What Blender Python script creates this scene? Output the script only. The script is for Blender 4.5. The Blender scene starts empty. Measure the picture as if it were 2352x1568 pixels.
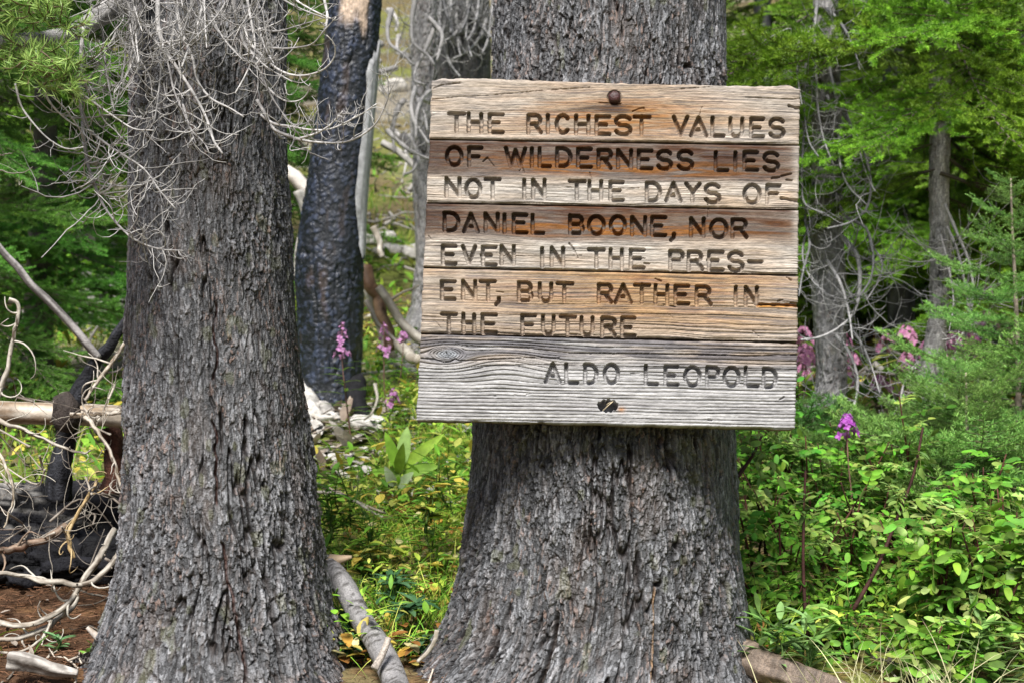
import bpy, math
import numpy as np
from mathutils import Vector

C = bpy.context.scene
COL = C.collection
R = math.radians
rng = np.random.default_rng(7)

# ------------------------------------------------------------------ camera, sky, sun, exposure
CAMZ = 0.60
F = 2352 * 50 / 36.0                        # focal length in units of a 2352 px wide picture
cam = bpy.data.cameras.new('camera')
cam.lens = 50; cam.sensor_width = 36; cam.sensor_fit = 'HORIZONTAL'
cam.clip_start = 0.05; cam.clip_end = 2000
cam.dof.use_dof = True; cam.dof.focus_distance = 2.36; cam.dof.aperture_fstop = 8.5
camo = bpy.data.objects.new('camera', cam); COL.objects.link(camo)
camo.location = (0, 0, CAMZ); camo.rotation_euler = (R(90), 0, 0)
C.camera = camo

SUN_EL, SUN_AZ = 54.0, 190.0                # azimuth clockwise from +Y: behind the camera, to the left
w = bpy.data.worlds.new('World'); C.world = w; w.use_nodes = True
nt = w.node_tree
sky = nt.nodes.new('ShaderNodeTexSky'); sky.sky_type = 'NISHITA'; sky.sun_disc = False
sky.sun_elevation = R(SUN_EL); sky.sun_rotation = R(SUN_AZ)
sky.air_density = 1.0; sky.dust_density = 2.5
nt.links.new(sky.outputs[0], nt.nodes['Background'].inputs[0])
nt.nodes['Background'].inputs[1].default_value = 0.055
sl = bpy.data.lights.new('sun', 'SUN'); sl.energy = 3.9; sl.angle = R(19); sl.color = (1.0, 0.975, 0.94)
so = bpy.data.objects.new('sun', sl); COL.objects.link(so)
sd = Vector((math.sin(R(SUN_AZ)) * math.cos(R(SUN_EL)), math.cos(R(SUN_AZ)) * math.cos(R(SUN_EL)), math.sin(R(SUN_EL))))
so.rotation_euler = sd.to_track_quat('Z', 'Y').to_euler()
C.view_settings.view_transform = 'Standard'; C.view_settings.look = 'None'
C.view_settings.exposure = 0.85; C.view_settings.gamma = 1.0
C.render.engine = 'CYCLES'
C.cycles.use_denoising = True
C.cycles.max_bounces = 6; C.cycles.diffuse_bounces = 1; C.cycles.glossy_bounces = 2
C.cycles.transmission_bounces = 4; C.cycles.transparent_max_bounces = 4
C.cycles.sample_clamp_indirect = 6

# ------------------------------------------------------------------ helpers
def P(u, v, d):
    """the point at distance d in front of the camera that the photo (2352 wide) shows at u, v"""
    return np.array([(u - 1176) / F * d, d, CAMZ - (v - 784) / F * d])

def h2(ix, iy, seed):
    a = (ix.astype(np.int64) * 374761393 + iy.astype(np.int64) * 668265263 + seed * 974711) & 0xFFFFFFFF
    a = ((a ^ (a >> 13)) * 1274126177) & 0xFFFFFFFF
    a = ((a ^ (a >> 16)) * 2246822519) & 0xFFFFFFFF
    a = a ^ (a >> 15)
    return (a & 0xFFFFFF) / float(0x1000000)

def vn(x, y, seed=0):
    x, y = np.broadcast_arrays(np.asarray(x, float), np.asarray(y, float))
    ix, iy = np.floor(x), np.floor(y)
    fx, fy = x - ix, y - iy
    fx = fx * fx * fx * (fx * (fx * 6 - 15) + 10); fy = fy * fy * fy * (fy * (fy * 6 - 15) + 10)
    a = h2(ix, iy, seed); b = h2(ix + 1, iy, seed); c = h2(ix, iy + 1, seed); d = h2(ix + 1, iy + 1, seed)
    return (a + (b - a) * fx) * (1 - fy) + (c + (d - c) * fx) * fy

def fbm(x, y, seed=0, o=4):
    s, a, t = 0, 1.0, 0
    for k in range(o):
        s = s + a * vn(x * 2 ** k + 17.3 * k, y * 2 ** k - 9.1 * k, seed + k); t += a; a *= 0.5
    return s / t

def worley(x, y, seed=0):
    ix, iy = np.floor(x), np.floor(y)
    f1 = np.full(x.shape, 9.0); f2 = f1.copy(); rid = np.zeros(x.shape); dx = rid.copy(); dy = rid.copy()
    for i in (-1, 0, 1):
        for j in (-1, 0, 1):
            cx, cy = ix + i, iy + j
            px = cx + h2(cx, cy, seed); py = cy + h2(cx, cy, seed + 51)
            ex, ey = x - px, y - py
            d = np.sqrt(ex * ex + ey * ey)
            m = d < f1
            f2 = np.where(m, f1, np.minimum(f2, d))
            rid = np.where(m, h2(cx, cy, seed + 99), rid); dx = np.where(m, ex, dx); dy = np.where(m, ey, dy)
            f1 = np.where(m, d, f1)
    return f1, f2, rid, dx, dy

def ss(a, b, x):
    t = np.clip((x - a) / (b - a), 0, 1); return t * t * (3 - 2 * t)

def nrm(a):
    a = np.asarray(a, float); return a / np.maximum(np.linalg.norm(a, axis=-1, keepdims=True), 1e-9)

def mixc(c, col, m):
    return c * (1 - m[..., None]) + np.array(col) * m[..., None]

class MB:
    def __init__(s): s.V = []; s.Fs = []; s.Cs = []; s.n = 0
    def add(s, v, f, c=(1, 1, 1)):
        v = np.asarray(v, float).reshape(-1, 3)
        c = np.asarray(c, float)
        if c.ndim == 1: c = np.tile(c, (len(v), 1))
        s.V.append(v); s.Cs.append(c.reshape(-1, 3)); s.Fs.append(np.asarray(f, int) + s.n); s.n += len(v)
    def mesh(s, name, m, smooth=True):
        me = bpy.data.meshes.new(name)
        v = np.concatenate(s.V); c = np.concatenate(s.Cs)
        me.vertices.add(len(v)); me.vertices.foreach_set('co', v.astype(np.float32).ravel())
        lo = np.concatenate([f.ravel() for f in s.Fs]); cnt = np.concatenate([np.full(len(f), f.shape[1]) for f in s.Fs])
        me.loops.add(len(lo)); me.loops.foreach_set('vertex_index', lo.astype(np.int32))
        me.polygons.add(len(cnt))
        me.polygons.foreach_set('loop_start', np.concatenate([[0], np.cumsum(cnt)[:-1]]).astype(np.int32))
        me.polygons.foreach_set('loop_total', cnt.astype(np.int32))
        me.polygons.foreach_set('use_smooth', np.full(len(cnt), bool(smooth)))
        a = me.color_attributes.new('Col', 'FLOAT_COLOR', 'POINT')
        a.data.foreach_set('color', np.concatenate([c, np.ones((len(c), 1))], 1).astype(np.float32).ravel())
        me.update(calc_edges=True); me.validate(); me.materials.append(m)
        return me
    def build(s, name, m, parent=None, smooth=True):
        o = bpy.data.objects.new(name, s.mesh(name, m, smooth)); COL.objects.link(o)
        if parent is not None: o.parent = parent
        return o

def thing(name, label, cat, group=None, loc=(0, 0, 0)):
    o = bpy.data.objects.new(name, None); COL.objects.link(o); o.location = loc; o.empty_display_size = .05
    o['label'] = label; o['category'] = cat
    if group: o['group'] = group
    return o

def tag(o, label=None, cat=None, group=None, kind=None):
    for k, x in (('label', label), ('category', cat), ('group', group), ('kind', kind)):
        if x: o[k] = x
    return o

def smooth_path(pts, n):
    pts = np.asarray(pts, float)
    k = len(pts)
    if k < 3: return pts[0] + (pts[-1] - pts[0]) * np.linspace(0, 1, n)[:, None]
    d = np.concatenate([[0], np.cumsum(np.linalg.norm(np.diff(pts, axis=0), axis=1))])
    t = np.linspace(0, d[-1], n)
    m = np.gradient(pts, d, axis=0)
    i = np.clip(np.searchsorted(d, t, side='right') - 1, 0, k - 2)
    hh = (d[i + 1] - d[i])[:, None]; q = ((t - d[i]) / (d[i + 1] - d[i]))[:, None]
    return ((2 * q**3 - 3 * q**2 + 1) * pts[i] + (q**3 - 2 * q**2 + q) * hh * m[i] + (-2 * q**3 + 3 * q**2) * pts[i + 1] + (q**3 - q**2) * hh * m[i + 1])

def tube(mb, pts, rad, sides=5, col=(1, 1, 1), caps=True, rough=0.0, seed=0, disp=None):
    pts = np.asarray(pts, float); n = len(pts)
    rad = np.broadcast_to(np.asarray(rad, float), (n,))
    T = nrm(np.gradient(pts, axis=0))
    ref = np.array([0.31, 0.17, 0.93]) if abs(T[0] @ np.array([0.31, 0.17, 0.93])) < .9 else np.array([.9, .3, .1])
    A = nrm(ref - (T @ ref)[:, None] * T); B = np.cross(T, A)
    th = np.linspace(0, 2 * np.pi, sides, endpoint=False)
    rr = rad[:, None] * np.ones(sides)
    if rough:
        d = np.concatenate([[0], np.cumsum(np.linalg.norm(np.diff(pts, axis=0), axis=1))])
        rr = rr * (1 + rough * (fbm(np.cos(th)[None, :] * 2 + d[:, None] * 9, np.sin(th)[None, :] * 2 + d[:, None] * 7, seed, 3) - .5) * 2)
    if disp is not None: rr = rr + disp
    V = pts[:, None, :] + rr[..., None] * (np.cos(th)[None, :, None] * A[:, None, :] + np.sin(th)[None, :, None] * B[:, None, :])
    i = np.arange(n - 1)[:, None] * sides; j = np.arange(sides)[None, :]; j2 = (j + 1) % sides
    f = np.stack([i + j, i + j2, i + sides + j2, i + sides + j], -1).reshape(-1, 4)
    c = np.asarray(col, float)
    if c.ndim == 2 and len(c) == n: c = np.repeat(c, sides, 0)
    elif c.ndim == 3: c = c.reshape(-1, 3)
    mb.add(V.reshape(-1, 3), f, c)
    if caps:
        mb.Fs.append(np.arange(sides)[None, ::-1] + mb.n - n * sides)
        mb.Fs.append(np.arange(sides)[None, :] + mb.n - sides)

LT = np.array([0, .12, .38, .68, .9, 1.0]); LW = np.array([.08, .55, 1.0, .85, .4, .03])
def leaves(mb, base, dirs, up, L, W, col, curl=0.25, fold=0.25, outline=None):
    """many elliptical leaves at once"""
    lw = LW if outline is None else np.asarray(outline)
    base = np.asarray(base, float).reshape(-1, 3); n = len(base)
    d = nrm(np.broadcast_to(dirs, (n, 3))); up = np.broadcast_to(up, (n, 3))
    s = nrm(np.cross(d, up) + 1e-6); nn = np.cross(s, d)
    L = np.broadcast_to(np.asarray(L, float), (n,)); W = np.broadcast_to(np.asarray(W, float), (n,))
    curl = np.broadcast_to(np.asarray(curl, float), (n,))
    k = len(LT)
    V = np.zeros((n, k, 3, 3))
    for q, o in enumerate((-1, 0, 1)):
        V[:, :, q] = (base[:, None] + d[:, None] * (LT[None, :, None] * L[:, None, None]) + s[:, None] * (o * .5 * lw[None, :, None] * W[:, None, None])
                      + nn[:, None] * ((-curl * L)[:, None, None] * (LT ** 2)[None, :, None] + abs(o) * fold * .5 * lw[None, :, None] * W[:, None, None]))
    f = []
    for r_ in range(k - 1):
        for q in range(2):
            a = r_ * 3 + q; f.append([a, a + 1, a + 4, a + 3])
    f = np.array(f)[None] + (np.arange(n) * k * 3)[:, None, None]
    c = np.broadcast_to(np.asarray(col, float), (n, 3))
    mb.add(V.reshape(-1, 3), f.reshape(-1, 4), np.repeat(c, k * 3, 0))

def needles(mb, base, dirs, L, W, col, rg):
    n = len(base); d = nrm(dirs); s = nrm(np.cross(d, rg.normal(size=(n, 3))))
    L = np.broadcast_to(np.asarray(L, float), (n,))[:, None]; W = np.broadcast_to(np.asarray(W, float), (n,))[:, None]
    mid = base + d * L * .6
    V = np.stack([base - s * W * .35, base + s * W * .35, mid + s * W * .5, base + d * L, mid - s * W * .5], 1)
    f = (np.arange(n) * 5)[:, None] + np.array([[0, 1, 2, 3, 4]])
    mb.add(V.reshape(-1, 3), f, np.repeat(np.broadcast_to(np.asarray(col, float), (n, 3)), 5, 0))

def blades(mb, base, dirs, L, W, col, bend, rg):
    """curved grass blades"""
    n = len(base); d = nrm(dirs)
    L = np.broadcast_to(np.asarray(L, float), (n,)); W = np.broadcast_to(np.asarray(W, float), (n,))
    hz = nrm(rg.normal(size=(n, 3)) * [1, 1, 0]); s = nrm(np.cross(d, hz)); hz = nrm(np.cross(s, d)) * -1
    t = np.linspace(0, 1, 6)
    bend = np.broadcast_to(np.asarray(bend, float), (n,))
    cen = base[:, None] + d[:, None] * (t[None, :, None] * L[:, None, None]) + hz[:, None] * ((bend * L)[:, None] * t[None] ** 2)[..., None] - np.array([0, 0, 1]) * (.4 * (bend * L)[:, None] * t[None] ** 3)[..., None]
    wt = (1 - t ** 1.6) * .95 + .05
    V = np.stack([cen - s[:, None] * (wt[None] * W[:, None] * .5)[..., None], cen + s[:, None] * (wt[None] * W[:, None] * .5)[..., None]], 2)
    f = np.array([[2 * i, 2 * i + 1, 2 * i + 3, 2 * i + 2] for i in range(5)])[None] + (np.arange(n) * 12)[:, None, None]
    mb.add(V.reshape(-1, 3), f.reshape(-1, 4), np.repeat(np.broadcast_to(np.asarray(col, float), (n, 3)), 12, 0))

# ------------------------------------------------------------------ materials
def mat(name, rough=.8, spec=.25, nscale=60., namt=.35, bump=0., bscale=200., trans=0., stretch=(1, 1, 1), vary=0., bdist=.004):
    m = bpy.data.materials.new(name); m.use_nodes = True
    t = m.node_tree; N = t.nodes; Lk = t.links; b = N['Principled BSDF']
    at = N.new('ShaderNodeAttribute'); at.attribute_name = 'Col'
    tc = N.new('ShaderNodeTexCoord'); mp = N.new('ShaderNodeMapping'); mp.inputs['Scale'].default_value = stretch
    Lk.new(tc.outputs['Object'], mp.inputs[0])
    no = N.new('ShaderNodeTexNoise'); no.inputs['Scale'].default_value = nscale; no.inputs['Detail'].default_value = 4; no.inputs['Roughness'].default_value = .65
    Lk.new(mp.outputs[0], no.inputs[0])
    mr = N.new('ShaderNodeMapRange'); mr.inputs['From Min'].default_value = .3; mr.inputs['From Max'].default_value = .7
    mr.inputs['To Min'].default_value = 1 - namt; mr.inputs['To Max'].default_value = 1 + namt
    Lk.new(no.outputs[0], mr.inputs[0])
    mu = N.new('ShaderNodeVectorMath'); mu.operation = 'SCALE'
    Lk.new(at.outputs['Color'], mu.inputs[0]); Lk.new(mr.outputs[0], mu.inputs['Scale'])
    out = mu.outputs[0]
    if vary:
        oi = N.new('ShaderNodeObjectInfo'); hs = N.new('ShaderNodeHueSaturation')
        a1 = N.new('ShaderNodeMapRange'); a1.inputs['To Min'].default_value = 1 - vary; a1.inputs['To Max'].default_value = 1 + vary
        a2 = N.new('ShaderNodeMapRange'); a2.inputs['To Min'].default_value = .5 - .05 * vary; a2.inputs['To Max'].default_value = .5 + .05 * vary
        Lk.new(oi.outputs['Random'], a1.inputs[0]); Lk.new(oi.outputs['Random'], a2.inputs[0])
        Lk.new(a1.outputs[0], hs.inputs['Value']); Lk.new(a2.outputs[0], hs.inputs['Hue']); Lk.new(out, hs.inputs['Color']); out = hs.outputs[0]
    Lk.new(out, b.inputs['Base Color'])
    b.inputs['Roughness'].default_value = rough; b.inputs['Specular IOR Level'].default_value = spec
    if bump:
        bn = N.new('ShaderNodeTexNoise'); bn.inputs['Scale'].default_value = bscale; bn.inputs['Detail'].default_value = 5
        Lk.new(mp.outputs[0], bn.inputs[0])
        bp = N.new('ShaderNodeBump'); bp.inputs['Strength'].default_value = bump; bp.inputs['Distance'].default_value = bdist
        Lk.new(bn.outputs[0], bp.inputs['Height']); Lk.new(bp.outputs[0], b.inputs['Normal'])
    if trans:
        tr = N.new('ShaderNodeBsdfTranslucent'); mx = N.new('ShaderNodeMixShader'); mx.inputs[0].default_value = trans
        Lk.new(out, tr.inputs[0]); Lk.new(b.outputs[0], mx.inputs[1]); Lk.new(tr.outputs[0], mx.inputs[2])
        Lk.new(mx.outputs[0], N['Material Output'].inputs[0])
    return m

M_BARK = mat('rough_bark', .5, .5, 300, .45, .7, 480, bdist=.003)
M_WOOD = mat('weathered_plank', .8, .2, 90, .22, .5, 500, stretch=(1, 1, 9), bdist=.0012)
M_TWIG = mat('grey_dead_wood', .75, .25, 120, .3, .4, 300)
M_PALE = mat('barkless_wood', .6, .3, 50, .25, .3, 160, stretch=(1, 1, 1))
M_CHAR = mat('charred_wood', .75, .25, 60, .5, .8, 180, bdist=.006)
M_SNAG = mat('alligator_char', .42, .6, 90, .6, .8, 220, stretch=(1, 1, .4), bdist=.004)
M_NEEDLE = mat('conifer_needles', .5, .35, 6, .4, trans=.08, vary=.3)
M_SPRAY = mat('fresh_needles', .45, .4, 30, .25, trans=.25)
M_LEAF = mat('green_leaf', .6, .2, 25, .35, trans=.25, vary=.2)
M_PETAL = mat('petal', .6, .2, 40, .25, trans=.4)
M_GROUND = mat('forest_floor', .95, .1, 22, .45, .9, 60, bdist=.02)
M_IRON = mat('rusty_iron', .45, .5, 150, .4, .5, 300)

# ------------------------------------------------------------------ ground
GY = np.array([-60, -4, 0, 2.2, 2.6, 3, 4, 5, 6, 8, 12, 20, 30, 45, 90, 400])
GZ = np.array([-2.2, -1.6, -.9, -.02, .03, .08, .22, .36, .50, .90, 2.0, 4.8, 9.5, 17, 26, 40])
def gz(x, y):
    x = np.asarray(x, float); y = np.asarray(y, float)
    z = np.interp(y, GY, GZ)
    return z + (.10 * (fbm(x * .9 + 40, y * .9 + 40, 5, 3) - .5) * ss(2.7, 4.5, y) + .5 * (fbm(x * .22 + 40, y * .22 + 40, 6, 3) - .5) * ss(6, 14, y)) + .04 * (fbm(x * 4 + 90, y * 4 + 90, 8, 3) - .5)

def G(u, v, lift=0.0):
    """where the sight line through u, v of the photo meets the ground"""
    ys = np.linspace(1.6, 40, 3000)
    p = np.stack([(u - 1176) / F * ys, ys, CAMZ - (v - 784) / F * ys], 1)
    below = p[:, 2] < gz(p[:, 0], p[:, 1])
    i = np.argmax(below) if below.any() else 1500
    q = p[i].copy(); q[2] = gz(q[0], q[1]) + lift
    return q

def on_ground(x, y): return np.array([x, y, float(gz(x, y))])

def build_ground():
    xs = np.concatenate([np.linspace(-400, -14, 24), np.linspace(-13, -2.2, 60), np.linspace(-2.1, 2.1, 210), np.linspace(2.2, 13, 60), np.linspace(14, 400, 24)])
    ys = np.concatenate([np.linspace(-60, 1.5, 30), np.linspace(1.55, 7, 270), np.linspace(7.1, 40, 150), np.linspace(41, 400, 30)])
    X, Y = np.meshgrid(xs, ys)
    Z = gz(X, Y)
    duff = np.array([.085, .048, .028]); soil = np.array([.15, .12, .06]); pale = np.array([.36, .32, .26]); grn = np.array([.17, .22, .04])
    c = np.tile(soil, X.shape + (1,))
    c = mixc(c, grn, ss(.42, .62, fbm(X * 1.6, Y * 1.6, 21)) * .8 * (1 - .35 * ss(7.5, 11, Y)))
    c = mixc(c, pale * .75, ss(.52, .68, fbm(X * .9 + 5, Y * .9, 31)) * ss(3.6, 6, Y) * .8)
    c = mixc(c, duff, ss(-.45, -.62, X) * ss(3.8, 3.2, Y))
    c = mixc(c, (.2, .11, .05), ss(.52, .7, fbm(X * 30, Y * 30, 41)) * .6 * ss(4, 3, Y))
    n, m = X.shape
    i = np.arange(n - 1)[:, None] * m; j = np.arange(m - 1)[None]
    f = np.stack([i + j, i + j + 1, i + m + j + 1, i + m + j], -1).reshape(-1, 4)
    mb = MB(); mb.add(np.stack([X, Y, Z], -1), f, c.reshape(-1, 3))
    tag(mb.build('ground', M_GROUND), kind='structure', label='brown needle covered forest floor rising to a pale hillside')
build_ground()

# ------------------------------------------------------------------ bark
def bark(s, z, seed, plate=(.02, .06), amp=1.0):
    s0, z0 = s, z
    s = s0 + .008 * (fbm(s0 * 22, z0 * 12, seed) - .5) * 2 + .0016 * (vn(s0 * 160, z0 * 90, seed + 3) - .5) * 2
    z = z0 + .02 * (fbm(s0 * 40, z0 * 18, seed + 7) - .5) * 2
    f1, f2, rid, dx, dy = worley(s / plate[0], z / plate[1], seed + 11)
    pl = 1 - (1 - ss(.0, .16, f2 - f1)) * ss(.38, .6, fbm(s0 * 45, z0 * 20, seed + 13, 2))
    tilt = .15 + 1.1 * h2(np.floor(rid * 1e6), np.floor(rid * 7e5), 3) ** 1.5
    g1, g2, gid, gx, gy = worley(s / .0056 + 3.1 + .5 * (vn(s0 * 260, z0 * 120, seed + 5) - .5), z / .022, seed + 23)
    gt = h2(np.floor(gid * 1e6), np.floor(gid * 7e5), 4)
    k1, k2, kid, kx, ky = worley(s / .0028, z / .0085, seed + 37)
    fis = np.abs(fbm(s0 * 30 + .5 * vn(z0 * 9, s0 * 3, seed), z0 * 3.4, seed + 31, 3) - .5)
    am = .42 + .6 * ss(.3, .7, fbm(s0 * 7, z0 * 5, seed + 61, 2))
    fur = ss(.030, .0, fis) * ss(.32, .5, fbm(s0 * 9, z0 * 5, seed + 33, 2))
    h = .0030 * pl - .0030 * dy * tilt + .0036 * (rid - .5)
    h = h + .0036 * gid - .0030 * gy * gt - .0012 * gx * (gid - .5)
    h = h + .0022 * kid - .0016 * ky + .0012 * (fbm(s0 * 300, z0 * 160, seed + 41, 3) - .5)
    h = h * am - .013 * fur
    return h * amp, rid, gid, kid, np.maximum(fur, 1 - pl), fis

def trunk_mesh(prof, dist, zdense, step, seed, palette, plate=(.02, .06), amp=1.0, dense_half=1.75, lobes=.0, extra=None, zcoarse=.06):
    """prof: rows v, left, right read from the photo; dist: distance of the axis (rows v, d)"""
    prof = np.array(prof, float); dist = np.array(dist, float)
    d = np.interp(prof[:, 0], dist[:, 0], dist[:, 1])
    zz = CAMZ - (prof[:, 0] - 784) / F * d
    cx = ((prof[:, 1] + prof[:, 2]) / 2 - 1176) / F * d
    rr = (prof[:, 2] - prof[:, 1]) / 2 / F * d
    o = np.argsort(zz); zz, cx, rr, dd = zz[o], cx[o], rr[o], d[o]
    z = np.concatenate([np.arange(zz[0], zdense[0], zcoarse), np.arange(zdense[0], zdense[1], step), np.arange(zdense[1], zz[-1], zcoarse)])
    sm = lambda a: np.interp(z, zz, a)
    CX, RR, CY = sm(cx), sm(rr), sm(dd)
    k = np.ones(9) / 9
    rm = rr.mean()
    nd = int(2 * dense_half * rm / step)
    th = np.concatenate([np.linspace(-dense_half, dense_half, nd), np.linspace(dense_half, 2 * np.pi - dense_half, 60)[1:-1]])
    TH, Z = np.meshgrid(th, z)
    Rr = RR[:, None] * np.ones_like(TH)
    low = ss(zdense[0] + .35, zdense[0] - .05, Z)
    Rr = Rr * (1 + lobes * low * (np.cos(3 * TH + seed) * .5 + np.cos(5 * TH + 2 * seed) * .5)) * (1 + .035 * (fbm(TH * 1.6 + 9, Z * 3, seed + 71, 3) - .5) * 2)
    S = TH * rm
    h, rid, gid, kid, fur, fis = bark(S, Z, seed, plate, amp)
    ext_c = None
    if extra is not None: h, ext_c = extra(TH, Z, S, h)
    Rr = Rr + h - .004
    X = CX[:, None] + np.sin(TH) * Rr; Y = CY[:, None] - np.cos(TH) * Rr
    a, b, dk, warm = [np.array(x) for x in palette]
    c = a + (b - a) * ((.2 * rid + .3 * gid + .5 * kid))[..., None] ** 2.7 * 1.8
    c = mixc(c, warm, ss(.72, .95, gid) * .22 + ss(.60, .74, fbm(S * 14, Z * 8, seed + 81)) * .2)
    c = mixc(c, (.16, .09, .06), ss(.80, .98, kid) * ss(.45, .6, fbm(S * 25, Z * 12, seed + 83)) * .7)
    c = mixc(c, (.14, .15, .06), ss(.74, .80, fbm(S * 40, Z * 26, seed + 85, 2)) * .28)
    c = mixc(c, dk, fur * .75)
    if ext_c is not None: c = ext_c(c)
    n, m = X.shape
    i = np.arange(n - 1)[:, None] * m; j = np.arange(m)[None]; j2 = (j + 1) % m
    f = np.stack([i + j, i + j2, i + m + j2, i + m + j], -1).reshape(-1, 4)
    mb = MB(); mb.add(np.stack([X, Y, Z], -1), f, c.reshape(-1, 3))
    return mb

GREYBARK = ((.009, .009, .010), (.245, .25, .265), (.03, .02, .016), (.12, .085, .065))

# ------------------------------------------------------------------ dead twigs
def twig_path(p, d, L, n, rg, bend_up=.0, curl=.25, wob=.17):
    pts = [np.array(p)]; d = nrm(d); st = L / n
    ax = nrm(rg.normal(size=3))
    for _ in range(n):
        d = nrm(d + np.array([0, 0, bend_up / n * 2]) + np.cross(ax, d) * curl / n * 2 + rg.normal(size=3) * wob)
        pts.append(pts[-1] + d * st)
    return np.array(pts)

def dead_branch(name, parent, path, r0, r1, rg, n_side=14, side_len=(.05, .16), cols=None, side_r=.45, bend_up=1.2, sub=2, npts=None, sides=6, back=-.2, m=None, out=(0, 0, 0), knots=.12, t0=.12):
    cols = cols or ((.20, .19, .185), (.40, .385, .37))
    mb = MB()
    npts = npts or max(8, len(path) * 4)
    pts = smooth_path(path, npts)
    if m is None: m = M_TWIG
    rad = np.linspace(r0, r1, npts) * (1 + knots * rg.normal(size=npts).clip(-1.5, 1.5))
    ca, cb = np.array(cols[0]), np.array(cols[1])
    pc = lambda n: ca + (cb - ca) * np.clip(rg.random() + .15 * rg.normal(size=(n, 1)), 0, 1)
    tube(mb, pts, rad, sides, pc(npts))
    T = nrm(np.gradient(pts, axis=0))
    for q in range(n_side):
        t = t0 + (1 - t0) * rg.random(); i = int(t * (npts - 1))
        pr = rg.normal(size=3); pr = nrm(pr - (pr @ T[i]) * T[i])
        d = nrm(T[i] * (.6 + back) + pr + np.array(out))
        L = rg.uniform(*side_len) * (1.15 - .5 * t)
        p = twig_path(pts[i], d, L, 9, rg, bend_up * rg.uniform(.3, 1.3), .8 * rg.normal())
        rs = max(.0008, min(rad[i] * side_r, .0028)) * rg.uniform(.7, 1.1)
        tube(mb, p, np.linspace(rs, rs * .45, len(p)), 4, pc(len(p)), caps=False)
        for _ in range(rg.integers(0, sub + 1)):
            k = rg.integers(2, len(p) - 1)
            dd = nrm(p[k] - p[k - 1] + nrm(rg.normal(size=3)) * .8)
            p2 = twig_path(p[k], dd, L * rg.uniform(.2, .55), 6, rg, bend_up, .6 * rg.normal())
            tube(mb, p2, np.linspace(rs * .6, rs * .35, len(p2)), 3, pc(len(p2)), caps=False)
    return mb.build(name, m, parent)

def PP(pts, d0, d1):
    n = len(pts); return np.array([P(u, v, d0 + (d1 - d0) * i / max(1, n - 1)) for i, (u, v) in enumerate(pts)])

# ------------------------------------------------------------------ the tree that carries the sign
profB = [(-5200, 1290, 1540), (-1200, 1180, 1640), (0, 1140, 1667), (180, 1132, 1667), (600, 1108, 1672), (990, 1083, 1682), (1100, 1078, 1688), (1200, 1070, 1693),
         (1300, 1058, 1698), (1400, 1035, 1702), (1450, 1010, 1708), (1500, 975, 1718), (1568, 930, 1745), (1640, 880, 1790), (1760, 800, 1850)]
distB = [(-5200, 3.0), (0, 2.66), (600, 2.63), (1000, 2.608), (1760, 2.608)]
def extraB(TH, Z, S, h):
    zc = lambda v: CAMZ - (v - 784) / F * 2.36
    c1 = -.085 + .012 * (fbm(Z * 9, Z * 0, 5) - .5) * 2
    k1 = ss(.006, .0, np.abs(S - c1)) * ss(zc(1395), zc(1450), Z)
    c2 = .085 + .006 * (fbm(Z * 14, Z * 0, 6) - .5) * 2
    k2 = ss(.0045, .0, np.abs(S - c2)) * ss(zc(1330), zc(1370), Z)
    h = h - .02 * k1 - .012 * k2
    def ec(c): return mixc(mixc(c, (.32, .19, .09), ss(.004, 0, np.abs(S - c2 + .004)) * ss(zc(1330), zc(1380), Z) * .8), (.03, .02, .015), k1)
    return h, ec
signtree = thing('conifer_tree', 'thick grey flaky barked trunk that carries the carved wooden sign', 'tree')
trunk_mesh(profB, distB, (-.05, 1.24), .0014, 3, GREYBARK, (.013, .055), 1.15, lobes=.09, extra=extraB).build('trunk', M_BARK, signtree)
mb = MB()
for pts, r0, r1 in (([(1690, 1500), (1740, 1528), (1810, 1548), (1900, 1572), (2000, 1610)], .035, .012),):
    pp = smooth_path(PP(pts, 2.5, 2.36), 60)
    tube(mb, pp, np.linspace(r0, r1, 60), 24, np.array([.16, .12, .09]) * (0.6 + .8 * rng.random((60, 1))), rough=.35, seed=4)
tag(mb.build('root', M_BARK, signtree), label='bare brown root spreading from the trunk foot')

# ------------------------------------------------------------------ the wooden sign: five routed boards
TILT = R(8.5)
SN = np.array([0, -math.cos(TILT), math.sin(TILT)])          # outward normal of the face
SP0 = P(1490 * .9408, 620 * .9408, 2.36)
def sign_pt(u, v, h):
    """u, v in the 2500 px photo -> point on the sign plane raised by h metres"""
    d = np.stack([(u - 1250) / 3472.2222, np.ones_like(u), -(v - 833.5) / 3472.2222], -1)
    o = np.array([0, 0, CAMZ])
    t = ((SP0 - o) @ SN) / (d @ SN)
    return o + d * t[..., None] + SN * h[..., None]

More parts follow.
